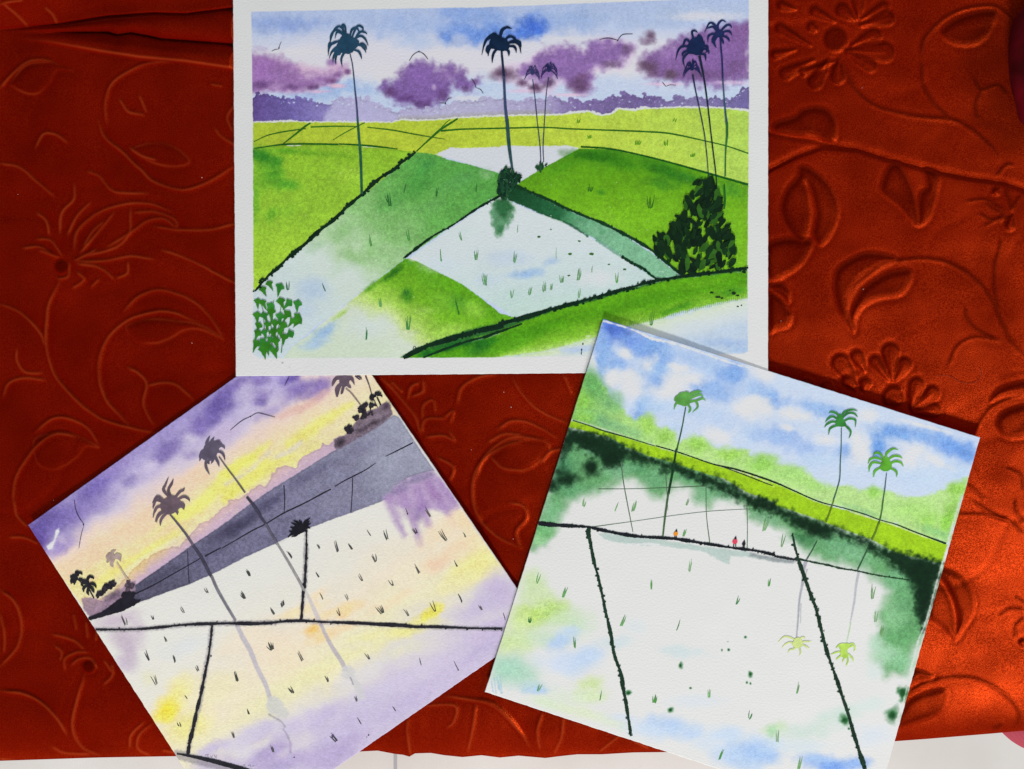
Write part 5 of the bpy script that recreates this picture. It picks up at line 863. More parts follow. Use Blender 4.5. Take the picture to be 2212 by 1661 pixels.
# ================================================================== 3. the green and blue sheet (right)
def painting_right():
    s = Sheet([(1303, 688.6), (2116.7, 944.9), (1884.8, 1770.9), (1047.7, 1494.3)], 660, 660, z_right,
              'square watercolour of flooded fields and green palms under blue sky, lying on top')
    s.C[:] = (204, 205, 201); s.bs = 1.3; up = (.18, -1); HW[0] = .85
    B0, B1, B2, WH = (158, 182, 214), (112, 150, 206), (86, 122, 196), (205, 206, 204)
    s.poly('V 1290,680 2125,935 2085,1080 2050,1190 1500,985 1230,910', (184, 197, 214), 3, 1)
    for c, rx, ry, col, a, an in (('F 1000,1130', 34, 24, (72, 106, 190), 1, 20), ('F 1100,1160', 44, 26, (82, 114, 194), .95, 20), ('F 950,1260', 20, 26, (100, 138, 204), .9, 0), ('F 1200,1260', 44, 22, (112, 148, 206), .9, 20), ('F 1350,1270', 40, 22, (108, 148, 206), .9, 30), ('F 1050,1380', 40, 18, (118, 154, 208), .85, 10), ('F 1360,1400', 26, 40, (116, 152, 206), .9, 10), ('F 1550,1330', 60, 22, (150, 176, 212), .8, 15),
                              ('F 1750,1420', 60, 20, (158, 182, 214), .8, 15), ('F 1900,1480', 30, 26, (122, 156, 208), .9, 0), ('L 1720,500', 34, 20, (120, 156, 208), .95, 10), ('L 1560,580', 46, 20, (130, 162, 210), .9, 10), ('L 1650,640', 44, 18, (138, 168, 212), .9, 10), ('L 1850,580', 30, 16, (160, 184, 214), .8, 0), ('L 1960,650', 20, 22, (130, 164, 212), .9, 20), ('L 860,340', 18, 60, (130, 164, 208), .8, -15), ('L 850,480', 12, 40, (126, 160, 206), .9, -20),
                              ('L 1200,470', 36, 22, (142, 172, 212), .8, 0), ('L 1100,700', 18, 34, (132, 166, 210), .9, 10), ('L 1080,780', 16, 12, (124, 156, 200), .9, 0), ('L 1180,700', 30, 20, (158, 184, 214), .8, 0), ('L 1450,740', 80, 20, (170, 190, 216), .8, 5), ('L 1620,800', 60, 20, (172, 190, 216), .8, 5), ('L 1850,880', 40, 20, (166, 188, 216), .8, 0), ('L 1780,950', 30, 20, (176, 194, 216), .8, 0), ('L 1320,840', 24, 16, (172, 192, 214), .7, 0),
                              ('H 150,1000', 34, 16, (122, 156, 208), .9, 10), ('H 60,920', 34, 26, (150, 176, 212), .8, 10), ('H 450,1040', 54, 14, (136, 168, 210), .85, 14), ('H 520,1080', 40, 12, (138, 168, 210), .8, 0), ('H 220,1240', 60, 20, (140, 168, 212), .85, 8), ('H 350,1310', 50, 18, (146, 172, 212), .85, 10), ('H 640,1340', 24, 18, (128, 160, 208), .9, 0), ('H 500,1400', 60, 18, (170, 192, 216), .8, 0), ('H 860,1300', 22, 34, (98, 142, 202), .95, 10), ('H 950,1210', 50, 18, (104, 146, 204), .95, 12),
                              ('H 1150,1230', 60, 15, (118, 154, 206), .9, 14), ('H 1350,1300', 50, 22, (100, 140, 202), .95, 20), ('H 1440,1360', 26, 22, (102, 142, 202), .9, 0), ('H 1300,1420', 60, 14, (160, 184, 214), .8, 30), ('H 950,1450', 60, 20, (176, 196, 216), .8, 0), ('H 1150,1520', 80, 24, (176, 196, 216), .7, 0), ('H 1400,1480', 30, 16, (176, 196, 214), .7, 0), ('H 820,1180', 30, 14, (160, 184, 214), .7, 0)):
        s.blob(c, rx, ry, col, a, an, .5)
    for c, rx, ry, an in (('L 900,520', 26, 20, 20), ('L 1030,580', 36, 32, 30), ('L 1000,360', 20, 14, 0), ('L 1150,430', 20, 30, 30), ('L 1330,560', 34, 36, 20), ('L 1350,450', 34, 12, 10), ('L 1250,620', 34, 20, 0), ('L 1800,700', 40, 30, 10), ('L 1620,900', 50, 24, 10), ('L 1870,680', 34, 16, 0), ('L 1900,480', 40, 30, 20), ('H 50,1050', 50, 30, 10), ('H 330,1100', 44, 14, 10), ('H 250,1080', 30, 18, 0), ('H 500,1260', 30, 14, 0), ('H 740,1330', 28, 46, 10), ('H 700,1250', 16, 26, 0),
                          ('H 780,1100', 30, 26, 20), ('H 1100,1330', 40, 18, 20), ('H 1250,1400', 44, 16, 30), ('H 1050,1400', 40, 26, 0), ('H 1200,1180', 80, 5, 15), ('F 1100,1480', 34, 22, 0), ('F 1010,1500', 14, 24, 20), ('L 770,400', 12, 34, -20), ('F 1600,1500', 40, 16, 10), ('H 250,1180', 26, 8, 10)):
        s.blob(c, rx * .8, ry * .8, WH, .9, an, .5)
    # soft far trees
    LG = (150, 194, 96)
    s.poly('L 735,480 790,500 850,560 900,640 960,700 1020,770 1060,800 1110,770 1170,790 1200,850 1270,850 1330,890 1360,950 1440,910 1510,910 1570,960 1620,1010 1680,980 1740,1000 1800,980 1830,1030 1880,1060 1920,1030 1993,1060 H 0,1420 60,1380 120,1380 180,1430 260,1440 340,1450 420,1510 500,1570 640,1560 720,1590 800,1590 900,1600 1000,1640 1150,1640 1250,1600 1340,1560 1440,1520 N 1300,0 1225,270 1100,240 900,150 700,90 390,0 L 1993,1215 1550,1085 1200,975 1000,920 800,850 625,795', mg('L 700,600', 'L 1500,1000', [(0, (110, 168, 84)), (.35, (146, 190, 104)), (.7, (156, 196, 108)), (1, (164, 200, 120))]), 6, 7, 12, .95)
    for c, rx, ry, col, a, an in (('L 790,560', 26, 40, (92, 152, 84), .9, -20), ('L 900,680', 26, 26, (108, 162, 104), .8, 40), ('L 720,680', 22, 34, (126, 184, 70), .8, -20), ('L 850,800', 50, 14, (100, 156, 110), .7, 18), ('L 1000,860', 50, 14, (124, 174, 120), .7, 18), ('L 730,780', 26, 12, (130, 186, 76), .8, 10), ('L 1140,820', 20, 24, (146, 194, 84), .8, 0), ('L 1260,910', 24, 16, (136, 184, 80), .9, 0), ('L 1480,960', 30, 20, (136, 188, 76), .9, 10),
                              ('L 1700,1030', 34, 16, (142, 192, 80), .9, 10), ('L 1800,1090', 50, 12, (156, 198, 110), .7, 10), ('L 1930,1080', 20, 16, (144, 192, 92), .8, 0), ('H 90,1420', 30, 24, (136, 190, 84), .9, 0), ('H 250,1490', 50, 22, (148, 196, 106), .8, 0), ('H 420,1560', 40, 14, (150, 196, 106), .8, 10), ('H 830,1610', 22, 14, (134, 186, 84), .9, 0), ('N 1000,60', 50, 20, (150, 196, 104), .8, 0), ('N 1100,120', 36, 20, (138, 190, 84), .8, 0), ('N 800,40', 40, 16, (160, 198, 120), .7, 0),
                              ('N 1230,100', 16, 40, (124, 182, 66), .9, 15), ('H 1380,1590', 24, 20, (134, 186, 76), .9, -30), ('N 1150,200', 40, 12, (120, 172, 104), .8, 20), ('N 700,70', 50, 8, (130, 176, 120), .6, 20)):
        s.blob(c, rx, ry, col, a, an)
    # white water, green bleeding down from the dark hedge
    MG = (90, 148, 92)
    s.poly('L 620,850 500,1250 410,1480 380,1640 450,1620 520,1520 570,1430 640,1330 700,1300 800,1290 850,1250 960,1200 1050,1170 1120,1220 1180,1290 1240,1310 1290,1260 1350,1220 1430,1240 1470,1330 1550,1350 1620,1300 1720,1310 1800,1380 1850,1450 1993,1480 N 0,100 60,110 130,140 200,180 270,250 330,300 400,340 470,370 560,380 640,400 700,410 760,460 830,500 880,560 830,640 800,700 800,800 780,860 830,940 800,1000 850,1080 950,1060 1040,900 1100,660 1185,390 900,320 600,200 300,80 0,-20 L 1600,1150 1000,960', (84, 142, 86), 20, 12, 18, .93)
    for c, rx, ry, col, a, an in (('L 560,1100', 30, 60, (60, 118, 82), .8, 18), ('L 500,1400', 24, 34, (110, 164, 120), .7, 18), ('L 640,1260', 40, 18, (84, 142, 98), .7, 0), ('L 900,1000', 40, 26, (44, 98, 62), .9, 20), ('L 800,990', 24, 14, (106, 160, 122), .8, 0), ('L 730,930', 40, 14, (12, 42, 26), .9, 20), ('L 1080,1120', 34, 16, (66, 124, 78), .8, 20), ('L 950,1130', 44, 16, (112, 164, 124), .8, 0), ('L 1200,1190', 30, 26, (96, 150, 106), .8, 0), ('L 1400,1160', 40, 16, (84, 140, 98), .8, 20),
                              ('L 1540,1260', 26, 30, (110, 162, 120), .8, 0), ('L 1650,1270', 30, 20, (92, 148, 102), .7, 20), ('L 450,1560', 14, 26, (136, 182, 140), .8, 18), ('L 430,1510', 14, 12, (88, 148, 96), .8, 0), ('N 100,110', 34, 14, (98, 152, 108), .7, 20), ('N 330,240', 24, 14, (40, 92, 54), .8, 20), ('N 560,290', 60, 22, (96, 150, 108), .8, 10), ('N 650,340', 50, 20, (116, 166, 124), .8, 10), ('N 900,480', 26, 24, (106, 158, 116), .8, 30),
                              ('N 930,820', 44, 26, (88, 144, 92), .85, -30), ('N 900,700', 34, 40, (128, 176, 130), .8, 10), ('N 960,600', 24, 50, (92, 146, 98), .8, 5), ('N 850,950', 36, 26, (150, 190, 156), .8, 0), ('N 950,1000', 30, 24, (126, 178, 134), .8, 0), ('N 780,880', 16, 20, (160, 194, 168), .7, 0), ('M 470,60', 26, 14, (100, 160, 100), .9, -20), ('M 430,100', 16, 12, (140, 188, 134), .8, 0)):
        s.blob(c, rx, ry, col, a, an)
    # bright strip
    s.poly('L 618,846 632,800 760,835 900,880 1100,945 1300,1005 1500,1065 1750,1135 1993,1218 N 400,8 520,45 650,75 800,125 950,172 1100,225 1222,275 1182,398 1100,370 900,328 750,244 600,190 450,132 300,78 130,25 L 1993,1345 1800,1275 1650,1185 1500,1145 1330,1085 1150,1035 1000,975 900,915 800,892 700,860', (140, 180, 28), 1.2, 1.6, 5, 1, .7)
    s.stroke('L 640,792 760,828 900,872 1030,912', 1.0, (196, 202, 180), 1.0, 1.6, 4, .7); s.stroke('L 1600,1096 1750,1140 1900,1190 N 150,-80', 1.0, (204, 206, 196), 1.2, 2, 5, .8); s.stroke('N 620,72 760,116 900,160 1060,220 1210,272', 1.0, (200, 204, 192), 1.0, 1.5, 4, .8)
    # dark hedge band, feathered
    DG = (10, 34, 18)
    s.poly('L 612,860 625,848 740,872 860,905 980,965 1100,1010 1200,1045 1330,1088 1480,1145 1620,1180 1760,1260 1880,1300 1993,1345 1993,1395 1880,1370 1760,1330 1640,1270 1500,1210 1360,1150 1200,1100 1080,1075 1000,1060 920,1090 860,1110 830,1060 760,1010 700,980 600,960 570,1020 590,900', DG, 12, 13, 8, .95)
    s.poly('N 0,-10 130,32 260,72 350,120 470,140 560,185 650,225 750,250 830,290 950,325 1060,345 1180,395 1175,480 1130,620 1090,740 1055,810 1040,740 1030,640 1020,550 985,470 910,425 830,370 740,310 650,260 560,220 450,220 360,200 290,140 200,100 100,60 0,40', DG, 12, 13, 8, .95)
    for c, rx, ry, a, an in (('L 770,1110', 22, 20, .98, 10), ('L 630,1190', 30, 15, .95, -5), ('L 520,1230', 15, 14, .95, 0), ('L 590,1150', 16, 12, .7, 0), ('L 900,1060', 18, 16, .9, 0), ('L 1260,1140', 12, 8, .8, 0), ('L 1530,1200', 16, 9, .8, 0), ('L 1900,1360', 30, 12, .9, 20), ('L 600,980', 12, 40, .8, 15), ('L 1120,1070', 30, 8, .7, 10), ('N 420,190', 34, 15, .9, 20), ('N 300,130', 30, 14, .9, 20), ('N 1080,520', 24, 44, .85, 10), ('N 1040,450', 34, 20, .8, 10), ('N 1060,680', 14, 34, .95, 5), ('N 1000,440', 20, 14, .8, 0)):
        s.blob(c, rx, ry, DG, a, an, .6)
    # grey wash under the path, pale reflections
    s.poly('M 840,60 880,50 1000,70 1180,90 1400,120 1600,150 1850,180 2042,225 N 280,372 240,395 100,375 0,350 M 1740,210 1730,265 1650,235 1570,185 1430,160 1250,140 1080,140 960,115 880,95', (162, 180, 172), 2, 3, 7, .85, 1)
    s.stroke('M 1040,130 1120,132 1200,128 1250,135', 2.2, (205, 208, 206), 1.5, 2, 4, .9); s.poly('N 0,320 60,340 150,355 290,375 270,392 150,380 60,362 0,345', (126, 130, 132), 3, 2, 5, .8)
    for c, rx, ry, col, a, an in (('M 450,600', 50, 26, (150, 192, 62), .95, -10), ('M 520,550', 34, 18, (158, 196, 90), .8, 0), ('M 400,400', 34, 30, (182, 204, 152), .85, -20), ('M 600,640', 60, 24, (178, 202, 160), .8, 0), ('M 300,680', 44, 40, (186, 206, 142), .9, 0), ('M 250,800', 50, 30, (182, 204, 142), .85, 0), ('M 700,700', 30, 20, (180, 202, 176), .7, 0), ('M 450,500', 40, 30, (184, 204, 150), .8, 0), ('M 480,770', 60, 20, (178, 202, 170), .7, 0),
                              ('M 280,1000', 54, 34, (154, 190, 168), .95, 0), ('M 380,1100', 40, 14, (164, 190, 190), .8, 0), ('M 200,950', 30, 26, (150, 192, 168), .7, 0), ('M 580,790', 36, 18, (164, 186, 214), .9, -20), ('M 650,720', 22, 12, (176, 194, 214), .8, 0), ('M 720,920', 50, 28, (172, 192, 214), .9, -20), ('M 800,880', 24, 18, (178, 196, 216), .8, 0), ('M 560,930', 44, 24, (188, 200, 216), .8, 0), ('M 430,1130', 26, 10, (152, 180, 212), .85, 0),
                              ('M 780,1080', 34, 16, (184, 204, 140), .85, -10), ('M 780,1160', 44, 18, (190, 206, 160), .85, 0), ('M 600,1180', 50, 20, (196, 206, 186), .7, 0), ('M 500,1220', 50, 12, (194, 208, 178), .8, 15), ('M 750,1280', 60, 14, (198, 208, 176), .8, 15), ('M 950,1350', 44, 12, (196, 206, 184), .7, 15), ('M 950,800', 44, 14, (186, 200, 202), .8, -5), ('M 1080,690', 30, 16, (194, 203, 204), .6, 0), ('M 1400,860', 50, 14, (186, 200, 200), .85, 5), ('M 1500,1200', 60, 16, (194, 202, 208), .7, 0),
                              ('M 1300,1370', 60, 22, (164, 186, 214), .95, 5), ('M 1180,1400', 50, 20, (182, 198, 214), .8, 10), ('M 1450,1420', 44, 18, (172, 192, 214), .85, 10), ('M 1000,1310', 40, 9, (190, 200, 212), .7, 5), ('M 1750,1430', 60, 20, (178, 196, 214), .85, 10), ('M 1700,1520', 60, 24, (182, 198, 214), .8, 10), ('M 1900,1560', 60, 26, (158, 182, 212), .9, 10), ('M 1980,1480', 40, 14, (176, 194, 214), .8, 10), ('M 1800,1600', 60, 24, (164, 186, 212), .8, 15), ('N 60,1560', 44, 20, (150, 176, 212), .9, 10),
                              ('N 500,1640', 60, 20, (110, 148, 212), .95, 10), ('N 430,1600', 44, 14, (148, 176, 212), .8, 5), ('N 650,1620', 34, 14, (128, 160, 212), .9, 0), ('N 160,1410', 30, 14, (176, 198, 160), .9, -10), ('N 350,1430', 70, 20, (184, 200, 190), .85, -8), ('N 550,1330', 50, 20, (180, 200, 188), .8, -10), ('N 760,1260', 40, 16, (190, 204, 198), .7, -10), ('N 300,1520', 70, 14, (186, 200, 206), .7, 0), ('N 750,1450', 44, 24, (192, 202, 210), .7, 0), ('M 2020,1400', 12, 14, (150, 190, 150), .8, 0), ('N 780,1050', 24, 20, (188, 202, 196), .6, 0)):
        s.blob(c, rx, ry, col, a, an)
    for x0 in (110, 130, 150, 160, 170): s.stroke(np.array(P('M %d,%d %d,%d' % (x0, 1010 + (x0 % 7) * 8, x0 + 14, 1145))), 1.0, (136, 170, 190), 1.4, 1.2, 4, .8, 0, False)
    s.poly('M 60,1140 110,1120 140,1160 165,1120 180,1165 210,1170 250,1190 180,1190', (206, 208, 206), 1, 1.4, 4)
    # palm reflections
    for p, w, c in (('N 345,375 330,440 322,520 305,620 298,720 288,845', (4, 2.6, 2.2, 1.6), (146, 148, 154)), ('N 352,430 330,520 300,620', (1.4, .8), (150, 152, 156)), ('N 315,640 312,760', (1.2, .7), (156, 158, 162)), ('N 672,440 656,520 645,620 630,700 618,760', (3, 2.6, 2.2, 1.2), (162, 164, 168)), ('N 622,760 610,820 595,885', (1.2, 1.2, .9), (156, 182, 140))):
        s.stroke(p, w, c, .8, .6, 4, .9)
    # dropped blooms
    DB = (40, 98, 50)
    for c, rx, ry in (('N 585,1360', 12, 12), ('N 880,1330', 16, 17), ('N 945,1190', 11, 17), ('M 1045,1145', 7, 6), ('M 1330,1258', 6, 6), ('M 1398,955', 4.5, 7), ('M 1875,1012', 4.5, 5), ('M 1725,848', 2.6, 3), ('M 1680,852', 2.4, 4), ('M 1840,762', 2.6, 2.6), ('M 1722,793', 1.8, 1.8), ('M 1468,1110', 2.8, 2.2), ('M 1850,1072', 2.6, 3), ('M 1875,1078', 2, 3), ('N 0,1075', 5, 6), ('N 610,1412', 3.5, 3.5)):
        s.blob(c, rx, ry, DB, .98, 0, .55); s.blob(c, rx * .55, ry * .55, (20, 64, 30), .9, 0, .3)
    s.stroke('N 1290,20 1245,180 1200,350 1150,520 1090,740 1030,900 960,1200 900,1380', 1.5, (198, 202, 194), 1.8, 2.4, 6, .8)
    s.stroke('F 945,1075 1000,1090 1130,1130 1230,1170 1320,1210 1480,1245 1700,1320 1900,1390 2020,1420', (1.6, 1.2, 1.2, 2.2, 3, 1.6, 2, 1.4, 1), (205, 207, 205), 1.3, 2.4, 6, .95)
    s.stroke('F 940,1070 900,1180 850,1330', 1.6, (205, 206, 203), 1.5, 1.5, 6, .9); s.stroke('L 640,770 610,850 560,990 480,1270 400,1500', 1.0, (190, 200, 190), 1, 1.2, 5, .8)
    s.build(rag=.8)
    # ---------------- marks
    K = (26, 34, 32); GL = (44, 72, 46)
    def fl(p, w, c=K, n='painted_field_line', l=2, rough=.3): m = s.mark(n, l); m.line(p, w, c, rough, step=2.0); m.done()
    fl('L 650,800 760,835 850,868 1000,910 1200,972', (1.6, 1.8, 2.4, 1.6, 1.2), (24, 56, 28)); fl('L 1200,968 1330,1005 1450,1045 1580,1090 1750,1130 1993,1212 N 400,0 520,35 590,52', (1.6, 1.8, 1.6, 2.6, 3, 3, 2, 2, 1), (16, 34, 22), rough=.6); fl('N 580,50 700,85 800,122 900,150 1000,190 1100,228 1212,270', (1.8, 2, 1.4, 2.4, 2.4, 4), (18, 50, 26))
    fl('L 1620,1100 1760,1150 1900,1205 1980,1235', (.8, 1.6, 1.2), (30, 40, 34), rough=.5)
    hedge(s, 'painted_path_line', 'L 420,1482 500,1492 620,1500 750,1508 850,1530 980,1556 1100,1572 1240,1580 1340,1588 1430,1602 1560,1622 1700,1645 1810,1658 M 1950,182 2042,205', (7, 8, 5, 5, 6, 6, 5, 7, 6, 6, 5, 4.6, 4.6, 5), (24, 28, 32), .45, 3.0, rough=1.2)
    hedge(s, 'painted_path_line', 'N 150,346 200,355 290,370', (4, 4.6, 3), (36, 38, 44), .4, 2); hedge(s, 'painted_path_line', 'N 290,362 380,382 480,402 560,422 660,438 760,460 850,475 990,495', (3, 2.6, 3.4, 2.4, 2, 2, 1.4, .8), (26, 56, 34), .35, 1.6)
    hedge(s, 'painted_boundary_line', 'L 755,1512 M 772,60 785,120 800,200 820,290 835,340 860,450 882,560 910,680 930,770 945,870 968,940 995,1020 1008,1110 1022,1180 1035,1260 1048,1340 1062,1440', (7, 8, 6.5, 5, 4.6, 4.6, 6, 5.5, 5.5, 6, 6.5, 5, 7, 7, 7.5, 7, 6, 5, 3.6), (26, 50, 36), .9, 3.0, rough=1.1)
    hedge(s, 'painted_boundary_line', 'N 262,205 278,290 300,370 320,430 345,500 380,600 405,660 425,740 445,820 468,910 490,980 515,1050 540,1120 565,1200 590,1270 615,1350 640,1440 665,1520 690,1600 712,1665', (2.4, 3.4, 5, 7.5, 7, 6.5, 6.5, 5.5, 6, 8, 6, 5, 6.5, 6, 6, 6, 6.5, 6, 9, 7), (28, 50, 36), 1.0, 3.2, rough=1.2)
    T = (78, 102, 78)
    for p, w in (('L 970,1075 985,1200 1010,1340 1050,1545', (1.6, 2, 1.4)), ('L 820,1255 1060,1254 1290,1246 1540,1236', (1.4, 1, 1.6, 1.6)), ('L 790,1506 1040,1472 1290,1435', (1.6, .8, 1)), ('L 1235,1442 1530,1406 1780,1390 1860,1388', (.8, 1, .7)), ('L 1535,1240 1538,1430 1560,1615', (1.6, 1.4, 1.8)), ('L 1806,1350 1810,1500 1808,1655', (1.8, 1.2, 1.8)), ('L 1268,1165 1276,1290 1282,1400', (2, 1, .5))): fl(p, w, T, rough=.2)
    def cA(m):
        c = (84, 146, 66); m.poly('L 1328,668 1345,630 1375,612 1415,610 1432,640 1428,690 1395,706 1350,692', c, .8)
        frond_set(m, 'L', '1400,670 1350,640 1330,655 1326,672|1400,690 1350,680 1330,700 1323,730|1410,690 1430,720 1425,740 1417,752|1410,680 1460,670 1480,710 1445,748|1410,650 1450,625 1480,615 1500,620|1410,640 1440,618 1480,605 1512,612|1415,665 1460,640 1500,630 1518,655|1430,680 1480,665 1510,655 1533,668', c, 1.2)
    palm(s, [('L 1400,712 1375,850 1340,1000', (2, 2.2, 3.2), (44, 84, 48)), ('L 1338,990 1315,1130 1285,1290', (3.4, 5, 4.6), (22, 52, 30)), ('L 1285,1280 1265,1420 1248,1572', (4, 4, 3), (60, 88, 56))], None, None, cA, label='palm with a mid green bun shaped crown')
    palm(s, [('H 608,1180 606,1300 600,1420 596,1520 575,1600 555,1661', (1.4, 1.8, 2.4, 2.2, 2.6), (58, 92, 88)), ('N 518,0 495,70 470,135', (2.6, 3), (86, 112, 30)), ('N 415,252 385,310 350,368', (1.6, 2.2), (62, 88, 70))], None, None,
         lambda m: (m.poly('H 580,1110 600,1085 620,1120 640,1160 610,1175 570,1160', (50, 118, 50), .6), frond_set(m, 'H', '600,1120 575,1085 540,1075 525,1085|605,1110 630,1075 680,1060 716,1070|610,1120 650,1085 690,1085 716,1110|620,1140 660,1120 700,1130 700,1178|620,1155 650,1180 670,1210 658,1252|590,1130 550,1105 520,1120 500,1145|590,1150 550,1140 515,1155 495,1178|595,1165 560,1170 530,1190 522,1228', (50, 118, 50), 1.25)))
    palm(s, [('H 908,1480 898,1570 885,1661', (1.2, 2.2, 2.2), (66, 88, 96)), ('N 822,0 812,80 795,150', (3, 2.6, 3), (58, 96, 46)), ('N 795,140 775,200 752,245', (3, 3.6), (84, 108, 36)), ('N 728,300 700,360 665,432', (1.6, 2.4), (52, 84, 58))], None, None,
         lambda m: (m.poly('H 880,1400 905,1370 935,1410 940,1450 900,1470 865,1450', (84, 152, 44), .6), frond_set(m, 'H', '900,1400 860,1350 830,1350 820,1370|890,1400 840,1380 800,1390 785,1420|900,1390 910,1350 950,1320 985,1328|910,1400 950,1370 990,1370 1014,1385|920,1430 960,1405 1000,1410 1020,1438|930,1450 960,1460 975,1480 975,1508|880,1440 840,1460 825,1480 822,1510|880,1420 820,1410 795,1440 792,1475', (84, 152, 44), 1.3)))
    def refl(pts, core, c, lab):
        m = s.mark('painted_reflected_crown', 5); m.poly(core, c, .7)
        for ln in pts.split('|'): m.line(P('N ' + ln), (1.8, 3, 2.2, .4), c, .4)
        m.done(lab)
    refl('290,870 250,850 210,845 172,880|290,890 250,880 220,890 198,912|290,900 270,920 245,925 235,945|300,900 310,930 312,945 305,960|310,890 340,900 355,910 368,920|310,880 340,875 360,875 382,876|300,870 320,850 335,850 342,855', 'N 265,880 285,850 310,855 325,880 320,905 290,915 265,900', (186, 208, 124), 'pale yellow green reflection of a palm crown, left one')
    refl('580,920 550,900 540,905 530,915|590,910 620,890 640,890 652,910|570,940 535,940 515,948 497,955|575,950 550,970 538,980 530,985|590,950 580,980 575,990 570,1002|600,950 605,990 600,1010 592,1026|610,950 625,970 635,980 640,1000|610,910 640,900 648,920 640,935', 'N 545,895 590,885 620,895 600,930 610,960 590,975 560,965 560,930', (166, 204, 84), 'brighter green reflection of a palm crown, right one')
    # three small people on the path
    def person(q, c, sc, lab, skin=(38, 30, 30)):
        q = P(q)[0]; m = s.mark('painted_person', 6); t = lambda a: [q + np.array(v) * sc for v in a]
        m.poly(t([(-3.2, 0), (-4.8, -3.5), (-3.4, -7), (0, -9), (3.2, -8), (4.6, -5), (3.8, -1), (1, 1)]), c, .35)
        m.poly(t([(-.4, -8), (-.6, -11), (1.2, -13.4), (3, -12), (3, -9.5), (1.6, -8)]), skin, .3)
        m.line(t([(-2, 0), (-2.2, 3), (-2.8, 6)]), 1.5 * sc, skin, .2, 3, False); m.line(t([(1.6, 0), (1.6, 3), (1.4, 6)]), 1.5 * sc, skin, .2, 3, False); m.done(lab)
    person('L 1334,1565', (232, 132, 34), 1.0, 'tiny painted person in orange'); person('L 1727,1618', (220, 66, 88), 1.15, 'tiny painted person in pink red'); person('L 1786,1630', (36, 34, 38), .85, 'tiny painted person in black')
    for t, c in (('420,390 600,485 370,660 1200,430 1460,310 1780,535 2000,410 995,680 1375,710 680,830 430,1125 852,1185 1220,1205 1595,1170 1868,1315 1665,1590 1420,70', 'M'), ('80,190 195,285 115,530 755,605 775,750 808,830 290,1190 170,1490 300,1661', 'N'), ('930,1395 1050,1400 720,1365 1405,1360 1385,1565 1920,1530', 'L')):
        for i, q in enumerate(P(c + ' ' + t)): tuft(s, 'painted_grass_tuft', q[0], q[1], (24, 27, 21, 25)[i % 4], .8, (2, 2, 3, 2, 3)[i % 5], ((72, 132, 62), (92, 150, 84), (56, 118, 64))[i % 3] if c == 'M' else (104, 146, 94), 1.7, 2.4, up)
    return s
painting_left(); painting_right()

# ================================================================== small things around the sheets
def lathe_like(name, fn, nu, nv, mat, parent=None):
    v = []; f = []
    for j in range(nv + 1):
        for i in range(nu): v.append(fn(i / nu, j / nv))
    for j in range(nv):
        for i in range(nu): f.append((j * nu + i, j * nu + (i + 1) % nu, (j + 1) * nu + (i + 1) % nu, (j + 1) * nu + i))
    f.append(tuple(range(nu))[::-1]); f.append(tuple(nv * nu + i for i in range(nu)))
    me = bpy.data.meshes.new(name); me.from_pydata(v, [], f); me.materials.append(mat)
    me.polygons.foreach_set('use_smooth', [True] * len(f)); me.update(); o = link(bpy.data.objects.new(name, me), parent); return o

def crimson_cushion():
    m, nt, b = new_mat('crimson_cloth'); tc, n = grain(nt, b, 1200, .4, .0003)
    n2 = nt.nodes.new('ShaderNodeTexNoise'); n2.inputs['Scale'].default_value = 40; nt.links.new(tc.outputs['Object'], n2.inputs['Vector'])
    r = nt.nodes.new('ShaderNodeValToRGB'); r.color_ramp.elements[0].color = (.05, .0006, .002, 1); r.color_ramp.elements[1].color = (.16, .002, .008, 1)
    r.color_ramp.elements[0].position = .35; r.color_ramp.elements[1].position = .7
    nt.links.new(n2.outputs['Fac'], r.inputs['Fac']); nt.links.new(r.outputs['Color'], b.inputs['Base Color']); b.inputs['Roughness'].default_value = .7; b.inputs['Specular IOR Level'].default_value = .1
    zc = .022; cx, cy = un(2330, 130, zc); rx, ry, rz = .0455, .058, .022
    def fn(u, v):
        a = 2 * math.pi * u; ph = math.pi * (.02 + .96 * v); w = .0012 * math.sin(a * 9 + 2.1 * math.sin(a * 3)) * math.sin(ph) ** .5
        k = math.sin(ph) ** .62 + w / rx; x = cx + rx * k * math.copysign(abs(math.cos(a)) ** .85, math.cos(a)); y = cy + ry * k * math.copysign(abs(math.sin(a)) ** .85, math.sin(a))
        return (x, y, zc + rz * math.cos(ph))
    o = lathe_like('cushion', fn, 160, 40, m); tag(o, 'dark crimson cushion peeking in at the upper right edge of the velvet', 'cushion')
crimson_cushion()

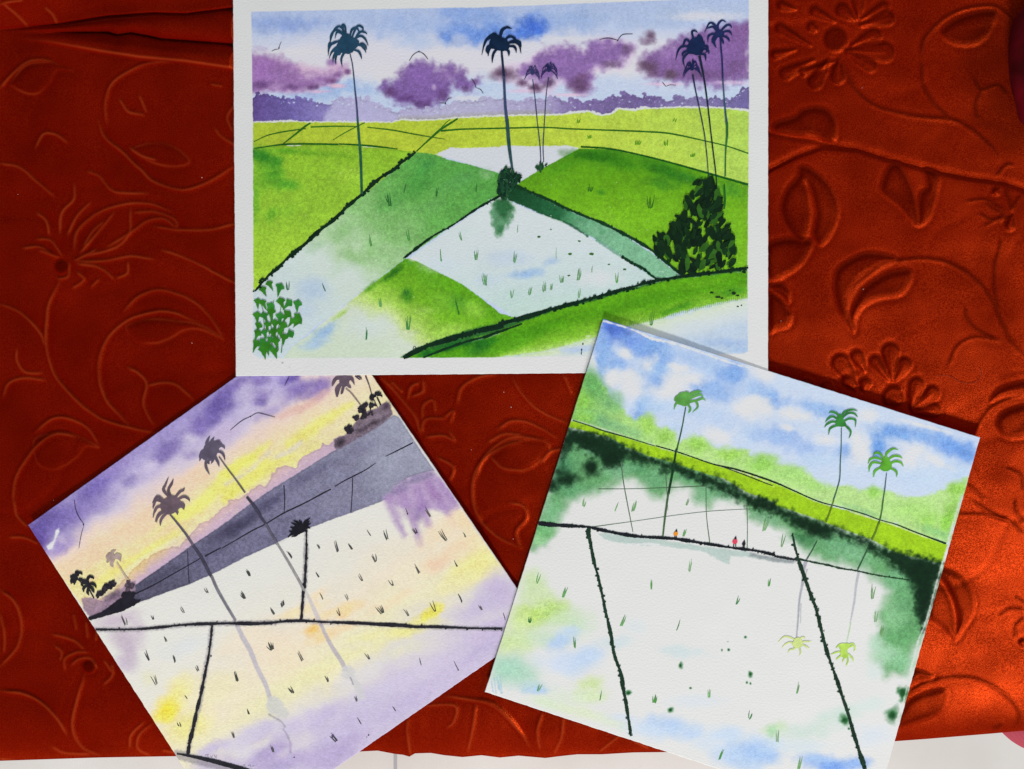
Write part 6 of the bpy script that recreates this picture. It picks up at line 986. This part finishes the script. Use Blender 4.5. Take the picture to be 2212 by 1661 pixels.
def pink_cloth():
    m, nt, b = new_mat('pink_ribbed_knit'); grain(nt, b, 900, .5, .0004); b.inputs['Base Color'].default_value = (.40, .04, .07, 1); b.inputs['Roughness'].default_value = .8
    z0 = -.06; cx, cy = un(2234, 1579, z0); rx, ry = .029, .0155
    def fn(u, v):
        a = 2 * math.pi * u; ph = math.pi * (.03 + .94 * v); k = math.sin(ph) ** .7 * (1 + .035 * math.sin(v * 80))
        x = rx * k * math.cos(a); y = ry * k * math.sin(a); t = -.45
        return (cx + x * math.cos(t) - y * math.sin(t), cy + x * math.sin(t) + y * math.cos(t), z0 + .013 * math.cos(ph) - .004)
    o = lathe_like('ribbed_cloth', fn, 90, 220, m)
    # it hangs over the front of the seat: a tail runs down to the floor behind it
    def tail(u, v):
        a = 2 * math.pi * u; z = z0 - .012 - v * .347; w = 1 + .1 * math.sin(v * 9)
        return (cx + .018 * w * math.cos(a) * (1 + .08 * math.sin(a * 12)), cy - .002 + .008 * w * math.sin(a), z)
    tl = lathe_like('hanging_fold', tail, 60, 30, m)
    r = bpy.data.objects.new('hanging_cloth', None); link(r); r.location = (cx, cy, -.419); r.empty_display_size = .02
    for c, nm in ((o, 'ribbed_top'), (tl, 'hanging_fold')):
        c.name = nm
        for v in c.data.vertices: v.co.x -= cx; v.co.y -= cy; v.co.z += .419
        c.parent = r
    tag(r, 'pink ribbed cloth sticking out below the velvet edge at the lower right corner', 'cloth')
pink_cloth()

def velvet_top(px, py):
    dg = bpy.context.evaluated_depsgraph_get(); o = bpy.data.objects['velvet_bedspread']
    x, y = un(px, py, .003); ok, loc, nrm, _ = o.ray_cast((x, y, .2), (0, 0, -1)); return loc if ok else None
def hair():
    m, nt, b = new_mat('dark_fibre'); b.inputs['Base Color'].default_value = (.03, .012, .008, 1); b.inputs['Roughness'].default_value = .5
    p = cr(P('H 1255,838 1300,832 1350,842 1390,868 1440,884 1500,880 1540,850 1548,810 1535,785'), 8); v = []; f = []; R = .00008
    for i, q in enumerate(p):
        l = velvet_top(*q); c = np.array(l) + (0, 0, .0004); t = p[min(i + 1, len(p) - 1)] - p[max(i - 1, 0)]; t = t / np.hypot(*t); n = np.array((t[1], t[0], 0))
        for k in range(5): a = 6.283 * k / 5; v.append(tuple(c + n * R * math.cos(a) + np.array((0, 0, R)) * math.sin(a)))
    for i in range(len(p) - 1):
        for k in range(5): f.append((i * 5 + k, i * 5 + (k + 1) % 5, (i + 1) * 5 + (k + 1) % 5, (i + 1) * 5 + k))
    me = bpy.data.meshes.new('hair_strand'); me.from_pydata(v, [], f); me.materials.append(m); o = link(bpy.data.objects.new('hair_strand', me)); tag(o, 'thin dark curved hair lying on the rust velvet right of the paintings', 'hair')
hair()
def specks():
    m, nt, b = new_mat('white_lint'); b.inputs['Base Color'].default_value = (.55, .42, .38, 1); b.inputs['Roughness'].default_value = .9
    import bmesh
    bm = bmesh.new(); bmesh.ops.create_icosphere(bm, subdivisions=1, radius=.00027)
    for vv in bm.verts: vv.co.x *= 1.5; vv.co.z *= .5
    me = bpy.data.meshes.new('lint_speck'); bm.to_mesh(me); bm.free(); me.materials.append(m); first = None
    r = random.Random(2)
    for i, q in enumerate(P('A 1300,1145 1412,978 100,1255 G 1095,316 1237,602 1033,936 333,1628 190,318 J 2055,218 2115,330 1815,645 1872,685 2125,1305 L 190,612 240,712 470,1080 H 760,258 1000,258 210,470 N 1028,1362 D 755,575')):
        if i % 2: continue
        l = velvet_top(*q)
        if l is None: continue
        o = bpy.data.objects.new('lint_speck', me); link(o); o.location = (l[0], l[1], l[2] + .0002); o.rotation_euler = (0, 0, r.uniform(0, 3)); k = r.uniform(.7, 1.25); o.scale = (k, k, k)
        tag(o, 'tiny white speck of lint caught on the red velvet', 'lint', 'lint specks on the velvet')
specks()
